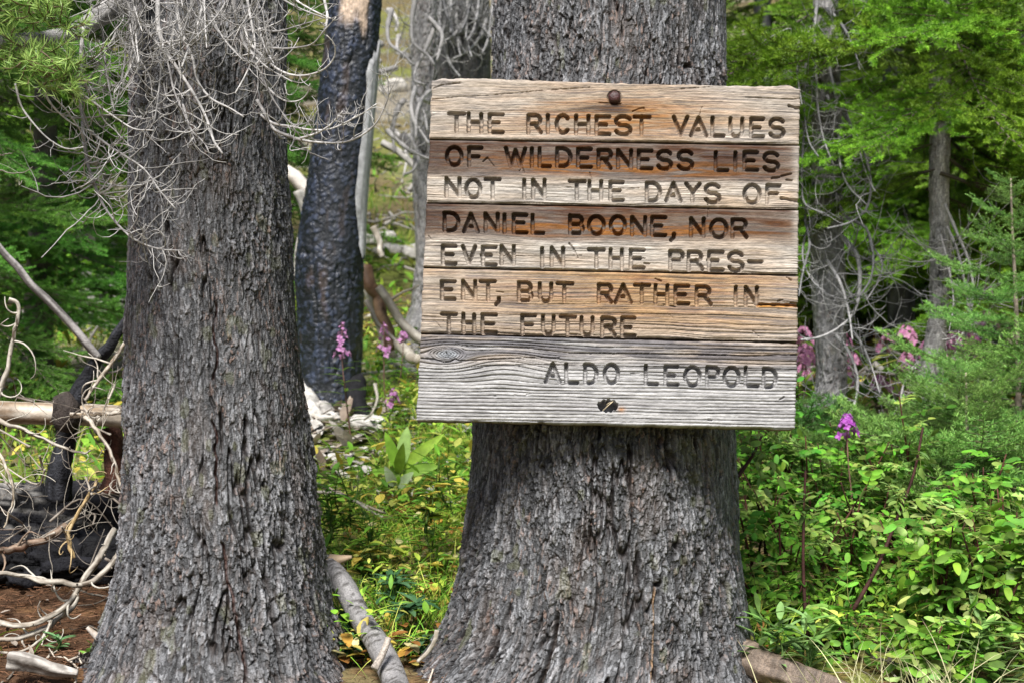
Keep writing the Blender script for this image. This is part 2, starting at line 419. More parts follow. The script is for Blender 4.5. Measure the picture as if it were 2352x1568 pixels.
def arc(cx, cy, rx, ry, a0, a1, n=14):
    a = np.radians(np.linspace(a0, a1, n)); return [(cx + rx * math.cos(q), cy - ry * math.sin(q)) for q in a]
GL = {   # single stroke capitals in a unit box, y down
 'T': [[(0, 0), (1, 0)], [(.48, 0), (.48, 1)]], 'H': [[(0, 0), (0, 1)], [(1, 0), (1, 1)], [(0, .48), (1, .48)]],
 'E': [[(1, 0), (0, 0), (0, 1), (1, 1)], [(0, .48), (.72, .48)]], 'F': [[(1, 0), (0, 0), (0, 1)], [(0, .48), (.75, .48)]],
 'R': [[(0, 1), (0, 0), (.62, 0)] + arc(.62, .25, .36, .25, 90, -90) + [(0, .5)], [(.5, .5), (1, 1)]],
 'P': [[(0, 1), (0, 0), (.62, 0)] + arc(.62, .25, .36, .25, 90, -90) + [(0, .5)]],
 'B': [[(0, 0), (.6, 0)] + arc(.6, .24, .33, .24, 90, -90) + [(0, .48)], [(.6, .48)] + arc(.62, .74, .38, .26, 90, -90) + [(0, 1), (0, 0)]],
 'I': [[(.5, 0), (.5, 1)]], 'C': [arc(.5, .5, .5, .5, 40, 320, 26)], 'O': [arc(.5, .5, .5, .5, 0, 360, 32)],
 'S': [arc(.5, .26, .48, .26, 25, 250, 18) + arc(.5, .76, .5, .26, 70, -160, 18)],
 'V': [[(0, 0), (.5, 1), (1, 0)]], 'A': [[(0, 1), (.5, 0), (1, 1)], [(.2, .66), (.8, .66)]], 'L': [[(0, 0), (0, 1), (1, 1)]],
 'U': [[(0, 0), (0, .68)] + arc(.5, .68, .5, .32, 180, 360) + [(1, 0)]], 'W': [[(0, 0), (.25, 1), (.5, .1), (.75, 1), (1, 0)]],
 'D': [[(0, 0), (.4, 0)] + arc(.4, .5, .6, .5, 90, -90) + [(0, 1), (0, 0)]], 'N': [[(0, 1), (0, 0), (1, 1), (1, 0)]],
 'Y': [[(0, 0), (.5, .48), (1, 0)], [(.5, .48), (.5, 1)]], '-': [[(0, .5), (1, .5)]], ',': [[(.6, .9), (.6, 1.08), (.1, 1.25)]],
}
LINES = [   # y of the cap line at u = 1095, slope, cap height, (letter, left, right)
 (277.5, .0179, 43, 'T 1097 1134 H 1145 1175 E 1196 1228 R 1290 1320 I 1330 1346 C 1358 1388 H 1407 1437 E 1457 1488 S 1503 1539 T 1549 1585 V 1645 1678 A 1689 1726 L 1738 1765 U 1784 1813 E 1834 1863 S 1880 1913'),
 (360.0, .0175, 43, 'O 1091 1127 F 1146 1176 W 1235 1282 I 1291 1307 L 1319 1344 D 1360 1393 E 1411 1442 R 1461 1492 N 1508 1540 E 1560 1591 S 1607 1639 S 1657 1691 L 1749 1777 I 1788 1804 E 1818 1849 S 1866 1900'),
 (437.0, .0199, 43, 'N 1090 1122 O 1139 1173 T 1186 1220 I 1273 1289 N 1302 1330 T 1391 1427 H 1439 1468 E 1491 1521 D 1580 1612 A 1627 1662 Y 1675 1708 S 1722 1756 O 1818 1855 F 1873 1903'),
 (521.3, .0210, 43, 'D 1084 1118 A 1132 1166 N 1184 1214 I 1225 1241 E 1255 1286 L 1302 1328 B 1392 1423 O 1439 1476 O 1492 1527 N 1543 1575 E 1592 1624 , 1638 1652 N 1688 1719 O 1736 1774 R 1790 1823'),
 (601.0, .0222, 43, 'E 1082 1113 V 1130 1160 E 1178 1209 N 1226 1256 I 1316 1332 N 1347 1375 T 1439 1475 H 1491 1518 E 1540 1571 P 1637 1668 R 1683 1714 E 1731 1764 S 1780 1814 - 1830 1860'),
 (686.4, .0222, 43, 'E 1079 1110 N 1129 1159 T 1174 1208 , 1209 1223 B 1267 1298 U 1318 1346 T 1361 1397 R 1461 1492 A 1504 1541 T 1551 1585 H 1601 1629 E 1650 1681 R 1702 1734 I 1789 1805 N 1821 1848'),
 (766.0, .0265, 43, 'T 1080 1114 H 1130 1157 E 1179 1212 F 1276 1307 U 1326 1352 T 1369 1404 U 1420 1447 R 1469 1501 E 1519 1549'),
 (881.7, .0227, 44, 'A 1332 1366 L 1383 1410 D 1427 1455 O 1477 1510 L 1577 1604 E 1626 1655 O 1672 1708 P 1727 1755 O 1769 1804 L 1821 1850 D 1866 1896'),
]
def seg_dist(U, V, polys, reach):
    D = np.full(U.shape, 1e3)
    u0, du = U[0, 0], None
    for p in polys:
        for (ax, ay), (bx, by) in zip(p[:-1], p[1:]):
            rows = (V[:, V.shape[1] // 2] > min(ay, by) - reach - 8) & (V[:, V.shape[1] // 2] < max(ay, by) + reach + 8)
            if not rows.any(): continue
            r0, r1 = np.argmax(rows), len(rows) - np.argmax(rows[::-1])
            cu = U[(r0 + r1) // 2]
            cols = (cu > min(ax, bx) - reach - 8) & (cu < max(ax, bx) + reach + 8)
            if not cols.any(): continue
            c0, c1 = np.argmax(cols), len(cols) - np.argmax(cols[::-1])
            u, v = U[r0:r1, c0:c1], V[r0:r1, c0:c1]
            L2 = (bx - ax) ** 2 + (by - ay) ** 2 + 1e-9
            t = np.clip(((u - ax) * (bx - ax) + (v - ay) * (by - ay)) / L2, 0, 1)
            d = np.hypot(u - ax - t * (bx - ax), v - ay - t * (by - ay))
            D[r0:r1, c0:c1] = np.minimum(D[r0:r1, c0:c1], d)
    return D

STROKES = []
for y0, sl_, hh, txt in LINES:
    tk = txt.split()
    for a in range(0, len(tk), 3):
        g, xl, xr = tk[a], float(tk[a + 1]), float(tk[a + 2])
        for st in GL[g]:
            wx, wy = rng.normal() * .8, rng.normal() * .8
            STROKES.append([(xl + q * (xr - xl) + wx, y0 + sl_ * (xl + q * (xr - xl) - 1095) + r_ * hh + wy) for q, r_ in st])
CRACKS = [   # polyline, half width px, depth m
 ([(1055, 243), (1120, 237), (1200, 233), (1320, 222), (1440, 214)], 1.2, .003), ([(1058, 216), (1080, 208), (1125, 203)], 1.6, .004),
 ([(1660, 218), (1740, 212), (1800, 204)], 1.2, .003), ([(1820, 238), (1935, 243), (1955, 240)], 1.3, .003), ([(1927, 259), (1941, 263), (1957, 264)], 4, .009),
 ([(1545, 273), (1560, 266), (1572, 264), (1574, 271)], 2.2, .004), ([(1708, 282), (1714, 262)], 1.6, .003), ([(1460, 252), (1500, 252), (1516, 254)], 1.5, .004),
 ([(1180, 395), (1190, 386), (1206, 407)], 2.6, .004), ([(1268, 418), (1275, 410), (1279, 422)], 2.2, .004), ([(1440, 422), (1444, 440)], 1.6, .003),
 ([(1885, 436), (1904, 434)], 3.2, .005), ([(1908, 430), (1932, 425)], 3, .006), ([(1920, 440), (1934, 441)], 2.6, .005), ([(1908, 484), (1930, 489), (1952, 492)], 4.5, .008),
 ([(1460, 462), (1560, 460)], 1.1, .003), ([(1350, 456), (1400, 458)], 1.1, .003), ([(1046, 576), (1052, 584)], 1.5, .003), ([(1728, 500), (1730, 516), (1728, 531)], 2, .004),
 ([(1390, 595), (1400, 608), (1411, 630)], 2.2, .005), ([(1200, 626), (1330, 624), (1420, 624)], 1.1, .003), ([(1555, 628), (1575, 632)], 2, .004), ([(1573, 643), (1586, 645)], 2.2, .004),
 ([(1600, 681), (1615, 687)], 2.6, .005), ([(1921, 678), (1932, 685)], 2.2, .004), ([(1900, 735), (1911, 733)], 2.4, .005), ([(1849, 743), (1900, 744), (1951, 746)], 3.6, .011), ([(1930, 740), (1951, 741)], 2.5, .008),
 ([(1212, 712), (1228, 714)], 2.6, .004), ([(1838, 808), (1852, 822)], 1.6, .003), ([(1062, 784), (1076, 800)], 1.0, .002), ([(1630, 766), (1646, 779)], 1, .002), ([(1384, 815), (1408, 816)], 2.4, .005), ([(1620, 743), (1650, 750)], 1.6, .004),
 ([(1022, 873), (1060, 876), (1085, 884), (1100, 882), (1111, 875), (1122, 880), (1200, 876), (1290, 872), (1365, 873)], 1.6, .006), ([(1020, 896), (1060, 900), (1110, 901), (1180, 892), (1260, 890), (1350, 889), (1500, 893), (1620, 895), (1720, 897), (1860, 899), (1945, 902)], 1.2, .004),
 ([(1390, 861), (1500, 862), (1700, 864), (1820, 868), (1950, 866)], 1.5, .005), ([(1112, 840), (1180, 846), (1330, 848)], 1.0, .003), ([(1090, 860), (1095, 872)], 1.6, .004),
 ([(1206, 965), (1211, 967)], 1.8, .003), ([(1903, 975), (1913, 969)], 2.5, .004), ([(1729, 1024), (1737, 1026)], 2.5, .004), ([(1286, 962), (1296, 961)], 2, .003),
 ([(1540, 911), (1560, 911)], 1.5, .003), ([(1255, 962), (1262, 964)], 1, .002), ([(1060, 282), (1050, 282)], 1.5, .004),
]
BOARDS = [   # top-left, top-right, bottom-left, bottom-right (2500 px photo)
 ((1055, 197), (1954.5, 212), (1048, 337.5), (1950.5, 351.5)), ((1048.5, 342.5), (1952.5, 357), (1040.5, 493), (1949, 510)),
 ((1041, 497.5), (1950, 514.5), (1033, 651), (1948.5, 669)), ((1033.5, 655.5), (1949.5, 674.5), (1027, 811.5), (1947.5, 832)),
 ((1027, 816.5), (1948, 838.5), (1016.5, 1024), (1940.5, 1047))]

def wood_fields(U, V, b):
    g = V + 7 * (fbm(U * .0045, V * .012, 60 + b, 3) - .5) * 2 - .02 * (U - 1095)
    ringd = None
    if b == 4:
        du, dv = (U - 1092) * .42, V - 864
        r2 = du * du + dv * dv
        gk = 864 + dv * (1 - 17 ** 2 / np.maximum(r2, 1.)) 
        arch = 20 * np.exp(-((U - 1235) / 95) ** 2) * np.exp(-((V - 885) / 45) ** 2)
        g = np.where(r2 > 17 ** 2, gk, 864 + 0 * gk) + arch + 3 * (fbm(U * .006, V * .02, 64, 3) - .5) * 2 - .02 * (U - 1095)
        ringd = np.sqrt(r2)
    fine = (vn(U * .0022, g * .30, 70 + b) * .6 + vn(U * .006, g * .62, 80 + b) * .4) if b >= 3 else vn(U * .007, g * .42, 70 + b) * .45 + vn(U * .02, g * .8, 80 + b) * .55
    coarse = vn(U * .0016, g * .085, 90 + b)
    if b == 4:
        ph = g * (2 * np.pi / 8.2) + 5 * fbm(U * .003, g * .03, 66, 2)
        fine = .30 + .45 * (.5 + .5 * np.sin(ph)) ** .55 * (.5 + .9 * vn(U * .004, g * .1, 67)) + .25 * (vn(U * .006, g * .5, 84) - .2)
    if ringd is not None:
        ring = .62 + .22 * np.cos(ringd * 1.9 + 4 * fbm(U * .05, V * .05, 9))
        m = ss(24, 15, ringd); fine = fine * (1 - m) + ring * m
    return g, fine, coarse, ringd

def board(b, parent):
    tl, tr, bl, br = [np.array(q, float) for q in BOARDS[b]]
    nu, nv = int((tr[0] - tl[0]) / 1.3), int((bl[1] - tl[1]) / 1.2)
    s, t = np.meshgrid(np.linspace(0, 1, nu), np.linspace(0, 1, nv))
    Q = ((tl + (tr - tl) * s[..., None]) * (1 - t[..., None]) + (bl + (br - bl) * s[..., None]) * t[..., None])
    U, V = Q[..., 0].copy(), Q[..., 1].copy()
    # worn, uneven edges
    U += (2.4 * (fbm(V * .06, V * 0 + b, 15) - .5) * (1 - s) ** 8 + 2.0 * (fbm(V * .08, V * 0 + b, 16) - .5) * s ** 8) * 2
    if b == 0: V += (1 - t) ** 10 * (-6.5 * ss(1058, 1085, U) * ss(1560, 1200, U) + 2.2 * (fbm(U * .05, U * 0, 17) - .5) * 2 + 7 * ss(1925, 1952, U) - 4 * ss(1890, 1925, U) * ss(1950, 1925, U))
    if b == 4: V += t ** 12 * (3.2 * (np.floor(fbm(U * .022, U * 0, 18) * 9) / 9 - .5) * 2)
    V += (1.0 * (fbm(U * .03, U * 0 + b, 19) - .5) * t ** 12 - 1.0 * (fbm(U * .03, U * 0 + b + .5, 20) - .5) * (1 - t) ** 12) * 2
    g, fine, coarse, ringd = wood_fields(U, V, b)
    strength = {0: .00035, 1: .0003, 2: .0003, 3: .0010, 4: .0017}[b] * np.ones_like(U)
    if b == 3: strength = strength * (.35 + .65 * ss(700, 745, V))
    if b in (1, 2): strength = strength * (.6 + 1.3 * ss(.45, .6, t))
    ridge = ss(.30, .62, fine)
    h = strength * (ridge - .7) * 2.0 + .0012 * (coarse - .5)
    h += .0006 * (fbm(U * .35, V * .35, 33, 2) - .5)
    D = seg_dist(U, V, STROKES, 9)
    hw = 5.0
    x = np.clip(D / hw, 0, 1)
    rout = np.sqrt(1 - x ** 4)
    chat = .0002 * np.sin(g * 1.2) * (x < 1)
    h = h * (1 - .6 * (rout > 0)) - .0125 * rout + chat * rout
    ck = np.zeros_like(U)
    for pts, wd, dp in CRACKS:
        lo, hi = min(p[1] for p in pts), max(p[1] for p in pts)
        if hi < V.min() - 10 or lo > V.max() + 10: continue
        dd = seg_dist(U, V, [pts], wd + 6) + (fbm(U * .09, V * .09, 44, 2) - .5) * wd
        k = np.clip(1 - dd / wd, 0, 1) ** .6
        ck = np.maximum(ck, k); h = np.minimum(h, h * (1 - k) - dp * k)
    hole = None
    if b == 4:
        hr = np.hypot((U - 1484) / 25, (V - 990 + 2 * np.sin(U * .5)) / 15) + .12 * (fbm(U * .25, V * .25, 46, 2) - .5)
        hole = ss(1.05, .9, hr); h = h * (1 - hole) - .034 * hole
    if b == 0:
        hr = np.hypot(U - 1500, V - 239) / 17.5
        h = h - .004 * ss(1.1, .95, hr)
    edge = np.minimum(np.minimum(s * (tr[0] - tl[0]), (1 - s) * (tr[0] - tl[0])), np.minimum(t, 1 - t) * (bl[1] - tl[1]))
    h -= .0022 * (1 - ss(0, 4.5, edge)) ** 2
    # colour of the weathered wood
    pale = np.array([.405, .370, .328]) if b < 4 else np.array([.385, .378, .375]); tan = np.array([.35, .225, .12]); brown = np.array([.062, .026, .012]); orange = np.array([.22, .09, .02]); grey = np.array([.135, .125, .13])
    n1 = fbm(U * .005, g * .035, 110 + b, 4); n2 = fbm(U * .012, g * .16, 120 + b, 4); n3 = fbm(U * .05, V * .25, 130 + b, 3)
    c = np.tile(pale, U.shape + (1,))
    tb = t + .16 * (n1 - .5) + .10 * (n2 - .5)
    if b == 0:
        m = np.exp(-(((U - 1500) / 230) ** 2 + ((V - 285) / 55) ** 2)); c = mixc(c, tan, np.clip(.25 + .6 * m + .8 * (n1 - .5), 0, 1))
        c = mixc(c, orange, np.clip(m * 1.0 * ss(.35, .65, n2), 0, .85))
        st_ = ss(7, 0, np.abs(V - 262 - (U - 1470) * -.06)) * ss(1360, 1450, U) * ss(1530, 1500, U) + ss(16, 0, np.abs(V - 268)) * np.exp(-((U - 1500) / 40) ** 2)
        c = mixc(c, (.05, .025, .012), np.clip(st_, 0, .85))
        c = mixc(c, grey, np.clip(1.4 * (n2 - .52), 0, .8) * ss(.55, .0, t))
    if b in (1, 2):
        lim = .56 if b == 1 else .50
        m = ss(lim + .10, lim - .10, tb)
        c = mixc(c, tan, np.clip(.2 + 1.0 * (n1 - .5), 0, 1))
        c = mixc(c, brown, m * np.clip(.85 + .9 * (n2 - .5), 0, 1) * (.75 + .25 * ss(1955, 1900, U)))
        mo = ss(.22, .0, np.abs(tb - lim + .16)) * np.exp(-((U - 1480) / 330) ** 2)
        c = mixc(c, orange, np.clip(mo * ss(.36, .62, n2) * 1.0, 0, .85))
        c = mixc(c, (.045, .03, .025), m * ss(1150, 1060, U) * .6 * ss(.4, .6, n3 + .1))
        if b == 1: c = mixc(c, (.045, .016, .006), np.clip(m * np.exp(-((U - 1770) / 60) ** 2 - ((V - 388) / 16) ** 2) * .9, 0, .8))
        c = mixc(c, pale, ss(1925, 1950, U) * .6)
    if b == 3:
        m = np.exp(-((U - 1560) / 380) ** 2) * ss(1.25, .3, tb)
        c = mixc(c, tan, np.clip(.3 + .75 * m + .9 * (n1 - .5), 0, 1))
        c = mixc(c, orange, np.clip(m * ss(.48, .72, n2) * .75, 0, .7))
        c = mixc(c, grey, np.clip(1.8 * (n2 - .56), 0, .6))
        c = mixc(c, (.55, .25, .05), ss(6, 2, np.abs(V - 747)) * ss(1845, 1856, U) * .95)
        c = mixc(c, (.16, .06, .015), ss(3, 1, np.abs(V - 744)) * ss(1845, 1856, U) * .7)
    if b == 4:
        m = ss(.42, .12, t)
        c = mixc(c, tan, np.clip(m * (.25 + 1.2 * (n1 - .4)), 0, .7))
        c = mixc(c, (.10, .095, .105), np.clip(m * ss(.40, .62, n2 * .6 + coarse * .4) * 1.1, 0, .85))
        c = mixc(c, grey, ss(.10, 0, np.abs(t - .78)) * ss(.4, .6, n2) * .45)
        k = ss(34, 10, ringd); c = mixc(c, (.19, .19, .21), k * ss(8, 20, ringd) * .8); c = mixc(c, (.42, .45, .49), ss(15, 6, ringd) * .9)
        c = mixc(c, (.36, .17, .06), np.exp(-((U - 1517) / 9) ** 2 - ((V - 999) / 7) ** 2) * .8)
    c = c * (.62 + .76 * n2)[..., None] * (.74 + .52 * n3)[..., None]
    sp = .5 * vn(U * .035, V * .8, 140 + b) + .5 * vn(U * .10, V * .9, 141 + b); c = c * (.66 + .68 * sp)[..., None]
    c = mixc(c, grey * .55, ss(.66, .80, vn(U * .012, g * .5, 150 + b)) * (.55 if b in (0, 3) else .4))
    c = mixc(c, grey * .9, ss(.36, .18, fine) * (.6 if b >= 3 else .3))            # soft early wood weathered dark grey
    n, m_ = U.shape
    front = sign_pt(U, V, h)
    i = np.arange(n - 1)[:, None] * m_; j = np.arange(m_ - 1)[None]
    f = np.stack([i + m_ + j, i + m_ + j + 1, i + j + 1, i + j], -1).reshape(-1, 4)
    mb = MB(); mb.add(front, f, c.reshape(-1, 3))
    ring = np.concatenate([np.arange(m_), np.arange(1, n) * m_ + m_ - 1, (n - 1) * m_ + np.arange(m_ - 2, -1, -1), np.arange(n - 2, 0, -1) * m_])
    fr = front.reshape(-1, 3)[ring]; bk = fr - SN * .036
    k = len(ring)
    q = np.arange(k); q2 = (q + 1) % k
    mb.add(np.concatenate([fr, bk]), np.concatenate([np.stack([q, q2, q2 + k, q + k], -1)]), np.concatenate([c.reshape(-1, 3)[ring] * .9, np.tile([.07, .045, .03], (k, 1))]))
    mb.Fs.append((np.arange(k)[::-1] + mb.n - k)[None])
    return mb.build('board', M_WOOD, parent)

sign = thing('wooden_sign', 'weathered wooden sign of five boards carved with a quotation, bolted to the thick trunk', 'sign')
blab = ['pale top board with a rusty bolt reading THE RICHEST VALUES', 'dark brown stained board reading OF WILDERNESS LIES', 'brown and grey board reading DANIEL BOONE, NOR',
        'tan board reading ENT, BUT RATHER IN THE FUTURE, split at its right end', 'pale grey bottom board with a knot and a hole, reading ALDO LEOPOLD']
for b in range(5): board(b, sign)['label'] = blab[b]
# two battens hold the boards together at the back
mb = MB()
for u in (1180, 1800):
    a0, a1 = sign_pt(np.array([u - 35., u + 35.]), np.array([240., 240.]), np.array([-.0375] * 2)), sign_pt(np.array([u - 35., u + 35.]), np.array([990., 990.]), np.array([-.0375] * 2))
    v8 = np.concatenate([a0, a1[::-1]]); v8 = np.concatenate([v8, v8 - SN * .02])
    mb = MB(); mb.add(v8, [[3, 2, 1, 0], [4, 5, 6, 7], [0, 1, 5, 4], [1, 2, 6, 5], [2, 3, 7, 6], [3, 0, 4, 7]], (.2, .16, .12)); mb.build('batten', M_WOOD, sign, smooth=False)
mb = MB()                                                     # domed rusty bolt head with a washer rim
prof_ = [(.0, .0085), (.0045, .0082), (.008, .0070), (.0098, .0050), (.0105, .002), (.0105, -.004)]
bc = sign_pt(np.array([1500.]), np.array([239.]), np.array([0.]))[0]
E1 = np.array([1., 0, 0]); E2 = np.cross(SN, E1)
ths = np.linspace(0, 2 * np.pi, 24, endpoint=False)
vv = [bc + SN * z_ + (E1 * math.cos(a) + E2 * math.sin(a)) * r_ * (1 + .03 * math.sin(5 * a)) for r_, z_ in prof_[1:] for a in ths] + [bc + SN * .0085]
ff = [[i * 24 + k, (i + 1) * 24 + k, (i + 1) * 24 + (k + 1) % 24, i * 24 + (k + 1) % 24] for i in range(4) for k in range(24)]
mb.add(vv, ff, (.045, .014, .013)); mb.Fs.append(np.array([[120, k, (k + 1) % 24] for k in range(24)]))
mb.build('bolt', M_IRON, sign)
mb = MB()                                                     # a bit of straw caught in the bolt hole
tube(mb, sign_pt(np.array([1472., 1486., 1497.]), np.array([1001., 988., 979.]), np.array([-.006, -.002, 0.])), [.0009, .0008, .0006], 5, (.6, .5, .33))
tube(mb, sign_pt(np.array([1481., 1486., 1496.]), np.array([987., 983., 980.]), np.array([-.004, -.002, -.001])), [.0008, .0007, .0005], 5, (.6, .5, .33))
tag(mb.build('straw', M_PALE), 'bit of pale straw caught in the lower bolt hole of the sign', 'straw')

# ------------------------------------------------------------------ the left trunk with its dead branches
profA = [(-5200, 400, 560), (-1200, 335, 630), (0, 302, 655), (200, 302, 656), (400, 299, 662), (600, 296, 672), (800, 294, 688), (1000, 291, 704), (1200, 285, 728),
         (1300, 276, 742), (1400, 256, 762), (1500, 222, 798), (1568, 175, 850), (1640, 110, 910), (1760, 30, 980)]
distA = [(-5200, 2.9), (0, 2.58), (600, 2.56), (1760, 2.54)]
def extraA(TH, Z, S, h):
    zc = lambda v: CAMZ - (v - 784) / F * 2.36
    c1 = .052 + .018 * np.sin(Z * 7 + 1.5) + .016 * (fbm(Z * 12, Z * 0, 5) - .5) * 2
    br = ss(.46, .58, fbm(Z * 14, S * 0 + 3, 8))
    k1 = ss(.0035, .0, np.abs(S - c1 + .004 * (vn(Z * 90, Z * 0, 4) - .5))) * br * ss(zc(500), zc(620), Z)
    h = h - .013 * k1
    def ec(c): return mixc(c, (.10, .04, .028), k1 * .8)
    return h, ec
lefttree = thing('conifer_tree', 'tall grey furrowed trunk draped with curling dead branches', 'tree')
trunk_mesh(profA, distA, (-.05, 1.24), .0014, 17, GREYBARK, (.012, .05), 1.1, lobes=.09, extra=extraA).build('trunk', M_BARK, lefttree)
rt = np.random.default_rng(11)
BR = [  # photo path, start depth, end depth, radii, side twigs, lengths, upward bend
 ([(363, -60), (363, 0), (365, 69), (380, 115), (415, 169), (453, 230), (476, 276), (492, 326), (511, 353)], 2.38, 2.27, .0048, .0018, 16, (.04, .13), .9),
 ([(470, -60), (468, 0), (449, 69), (434, 107), (418, 154)], 2.38, 2.25, .0036, .0016, 16, (.04, .13), .9),
 ([(405, -40), (407, 23), (418, 77), (441, 130), (457, 192), (484, 226), (530, 250), (560, 269)], 2.38, 2.28, .0036, .0012, 18, (.04, .13), 1.),
 ([(192, 60), (188, 100), (186, 173), (188, 261), (200, 292), (238, 326), (284, 357), (330, 388), (369, 441), (403, 480)], 2.3, 2.24, .0036, .0012, 60, (.04, .15), .6),
 ([(190, 280), (192, 307), (200, 369), (219, 430), (238, 472), (269, 514), (307, 549), (365, 572), (422, 576)], 2.3, 2.24, .0034, .0010, 60, (.04, .15), .5),
 ([(35, 192), (50, 246), (77, 284), (115, 322), (154, 342), (192, 338)], 2.2, 2.2, .0018, .0009, 8, (.02, .07), .6),
 ([(96, 184), (111, 230), (142, 265), (173, 288), (215, 303)], 2.2, 2.22, .0022, .0009, 12, (.03, .08), .6),
 ([(180, 190), (184, 207), (230, 246), (269, 273), (307, 296), (353, 300)], 2.26, 2.22, .0020, .0009, 14, (.03, .1), .6),
 ([(536, -50), (538, 0), (545, 58), (568, 115), (599, 169), (622, 219), (653, 265), (672, 286), (710, 280), (730, 253)], 2.38, 2.26, .0034, .0008, 16, (.03, .1), .9),
 ([(560, 60), (572, 96), (612, 138), (646, 164), (680, 174), (718, 170), (750, 155), (769, 127), (767, 101), (750, 81)], 2.36, 2.26, .0028, .0009, 10, (.02, .07), .8),
 ([(600, 180), (612, 198), (637, 222), (660, 233), (690, 230), (707, 213), (712, 193)], 2.36, 2.28, .0020, .0008, 4, (.02, .06), 1.),
 ([(590, 230), (612, 268), (628, 296), (658, 311), (698, 323), (741, 328), (796, 326), (836, 308), (865, 282), (882, 250), (891, 225), (888, 173), (877, 150)], 2.36, 2.24, .0032, .0008, 22, (.03, .1), .9),
 ([(600, 265), (626, 283), (669, 291), (721, 299), (761, 296), (799, 279), (831, 262), (865, 239)], 2.36, 2.24, .0022, .0008, 26, (.03, .1), .6),
 ([(690, 318), (715, 311), (750, 294), (772, 274), (787, 256)], 2.28, 2.24, .0022, .0010, 14, (.03, .07), .6),
 ([(560, 105), (612, 109), (655, 112), (687, 109), (718, 101), (744, 72), (772, 40)], 2.36, 2.26, .0022, .0008, 8, (.02, .06), .5),
 ([(560, 70), (612, 72), (640, 72), (683, 60), (741, 43)], 2.36, 2.26, .0020, .0007, 8, (.02, .06), .5),
 ([(740, -20), (747, 10), (752, 40), (745, 75)], 2.3, 2.28, .0030, .0018, 3, (.02, .05), .5),
 ([(655, -20), (690, 8), (730, 30), (765, 45)], 2.3, 2.26, .0022, .0009, 3, (.02, .05), .5),
 ([(300, -30), (305, 60), (318, 130), (345, 180), (350, 225)], 2.34, 2.28, .0026, .0010, 18, (.04, .12), .8),
 ([(560, -40), (575, 40), (585, 120), (560, 180), (540, 215)], 2.36, 2.27, .0026, .0010, 18, (.04, .12), .8),
 ([(420, 240), (440, 300), (470, 330), (480, 350)], 2.3, 2.26, .0022, .0010, 20, (.04, .11), 1.0),
 ([(330, 60), (380, 130), (400, 210), (430, 280), (450, 330)], 2.34, 2.25, .0024, .0010, 22, (.04, .12), .9),
]
for pts, d0, d1, r0, r1, ns, sl2, bu in BR:
    dead_branch('dead_branch', lefttree, PP(pts, d0, d1), r0, r1, rt, ns, sl2, bend_up=bu, sub=2, side_r=.6, out=(.1, -.25, -.1), cols=((.22, .21, .205), (.60, .58, .56)))
for q in range(20):
    u0, v0 = rt.uniform(290, 640), rt.uniform(-90, 120)
    if q < 7: u0 = rt.uniform(190, 330)
    du = (u0 - 440) * .3 + rt.normal() * 70; dv = rt.uniform(90, 210)
    pts = [(u0, v0), (u0 + du * .15, v0 + dv * .35), (u0 + du * .5, v0 + dv * .7), (u0 + du, v0 + dv)]
    dead_branch('dead_branch', lefttree, PP(pts, 2.39, 2.22), .0024, .0009, rt, 16, (.04, .14), bend_up=1.3, sub=2, side_r=.6, cols=((.16, .155, .15), (.52, .50, .48)))
# thick live limb and its needle tufts
limb = smooth_path(PP([(420, -120), (330, -40), (290, 0), (230, 38), (170, 72), (100, 92), (0, 100), (-160, 90), (-420, 60)], 2.5, 2.1), 70)
mb = MB(); tube(mb, limb, np.linspace(.020, .007, 70), 20, np.array([.30, .29, .28]) * (.6 + .6 * rng.random((70, 1))), rough=.25, seed=9)
tag(mb.build('limb', M_BARK, lefttree), label='thick grey limb reaching left out of the picture')
def spray(name, parent, roots, rg, L=.075, W=.0013, nl=.021, dens=950, twig_len=(.05, .10), n_tw=7, cols=((.10, .25, .03), (.55, .74, .22)), out=(-1, -.3, 0), m=None, spread=.7):
    mb = MB(); B, D, Cc = [], [], []
    for root in roots:
        for _ in range(n_tw):
            d = nrm(np.array(out) + rg.normal(size=3) * spread)
            p = twig_path(root + rg.normal(size=3) * .01, d, rg.uniform(*twig_len), 7, rg, .25, .4, .05)
            tube(mb, p, np.linspace(.0016, .0009, len(p)), 4, (.20, .15, .09), caps=False)
            q = smooth_path(p, 40); t = nrm(np.gradient(q, axis=0)); n = int(dens * np.linalg.norm(np.diff(q, axis=0), axis=1).sum())
            i = rg.integers(0, 40, n); B.append(q[i]); r_ = nrm(rg.normal(size=(n, 3)) + [0, 0, .35])
            D.append(t[i] * .75 + r_ * .8)
            tipw = (i / 40.0)[:, None] * .65 + rg.random((n, 1)) * .35
            Cc.append(np.array(cols[0]) + (np.array(cols[1]) - np.array(cols[0])) * tipw ** 1.3)
    B, D, Cc = np.concatenate(B), np.concatenate(D), np.concatenate(Cc)
    needles(mb, B, D, nl * rg.uniform(.7, 1.15, len(B)), W, Cc, rg)
    return mb.build(name, m or M_SPRAY, parent)
for roots in ([(30, 20), (75, 30), (120, 50), (160, 45)], [(30, 130), (70, 140), (110, 150), (140, 160)], [(60, 160), (100, 185), (140, 190), (160, 150)], [(-30, 20), (-60, 40), (0, 5), (120, 5), (60, 35)]):
    spray('needle_spray', lefttree, [P(u, v, 2.16 + .05 * rng.random()) for u, v in roots], rt, n_tw=8, out=(.15, -.4, .1), spread=.8, twig_len=(.025, .05))

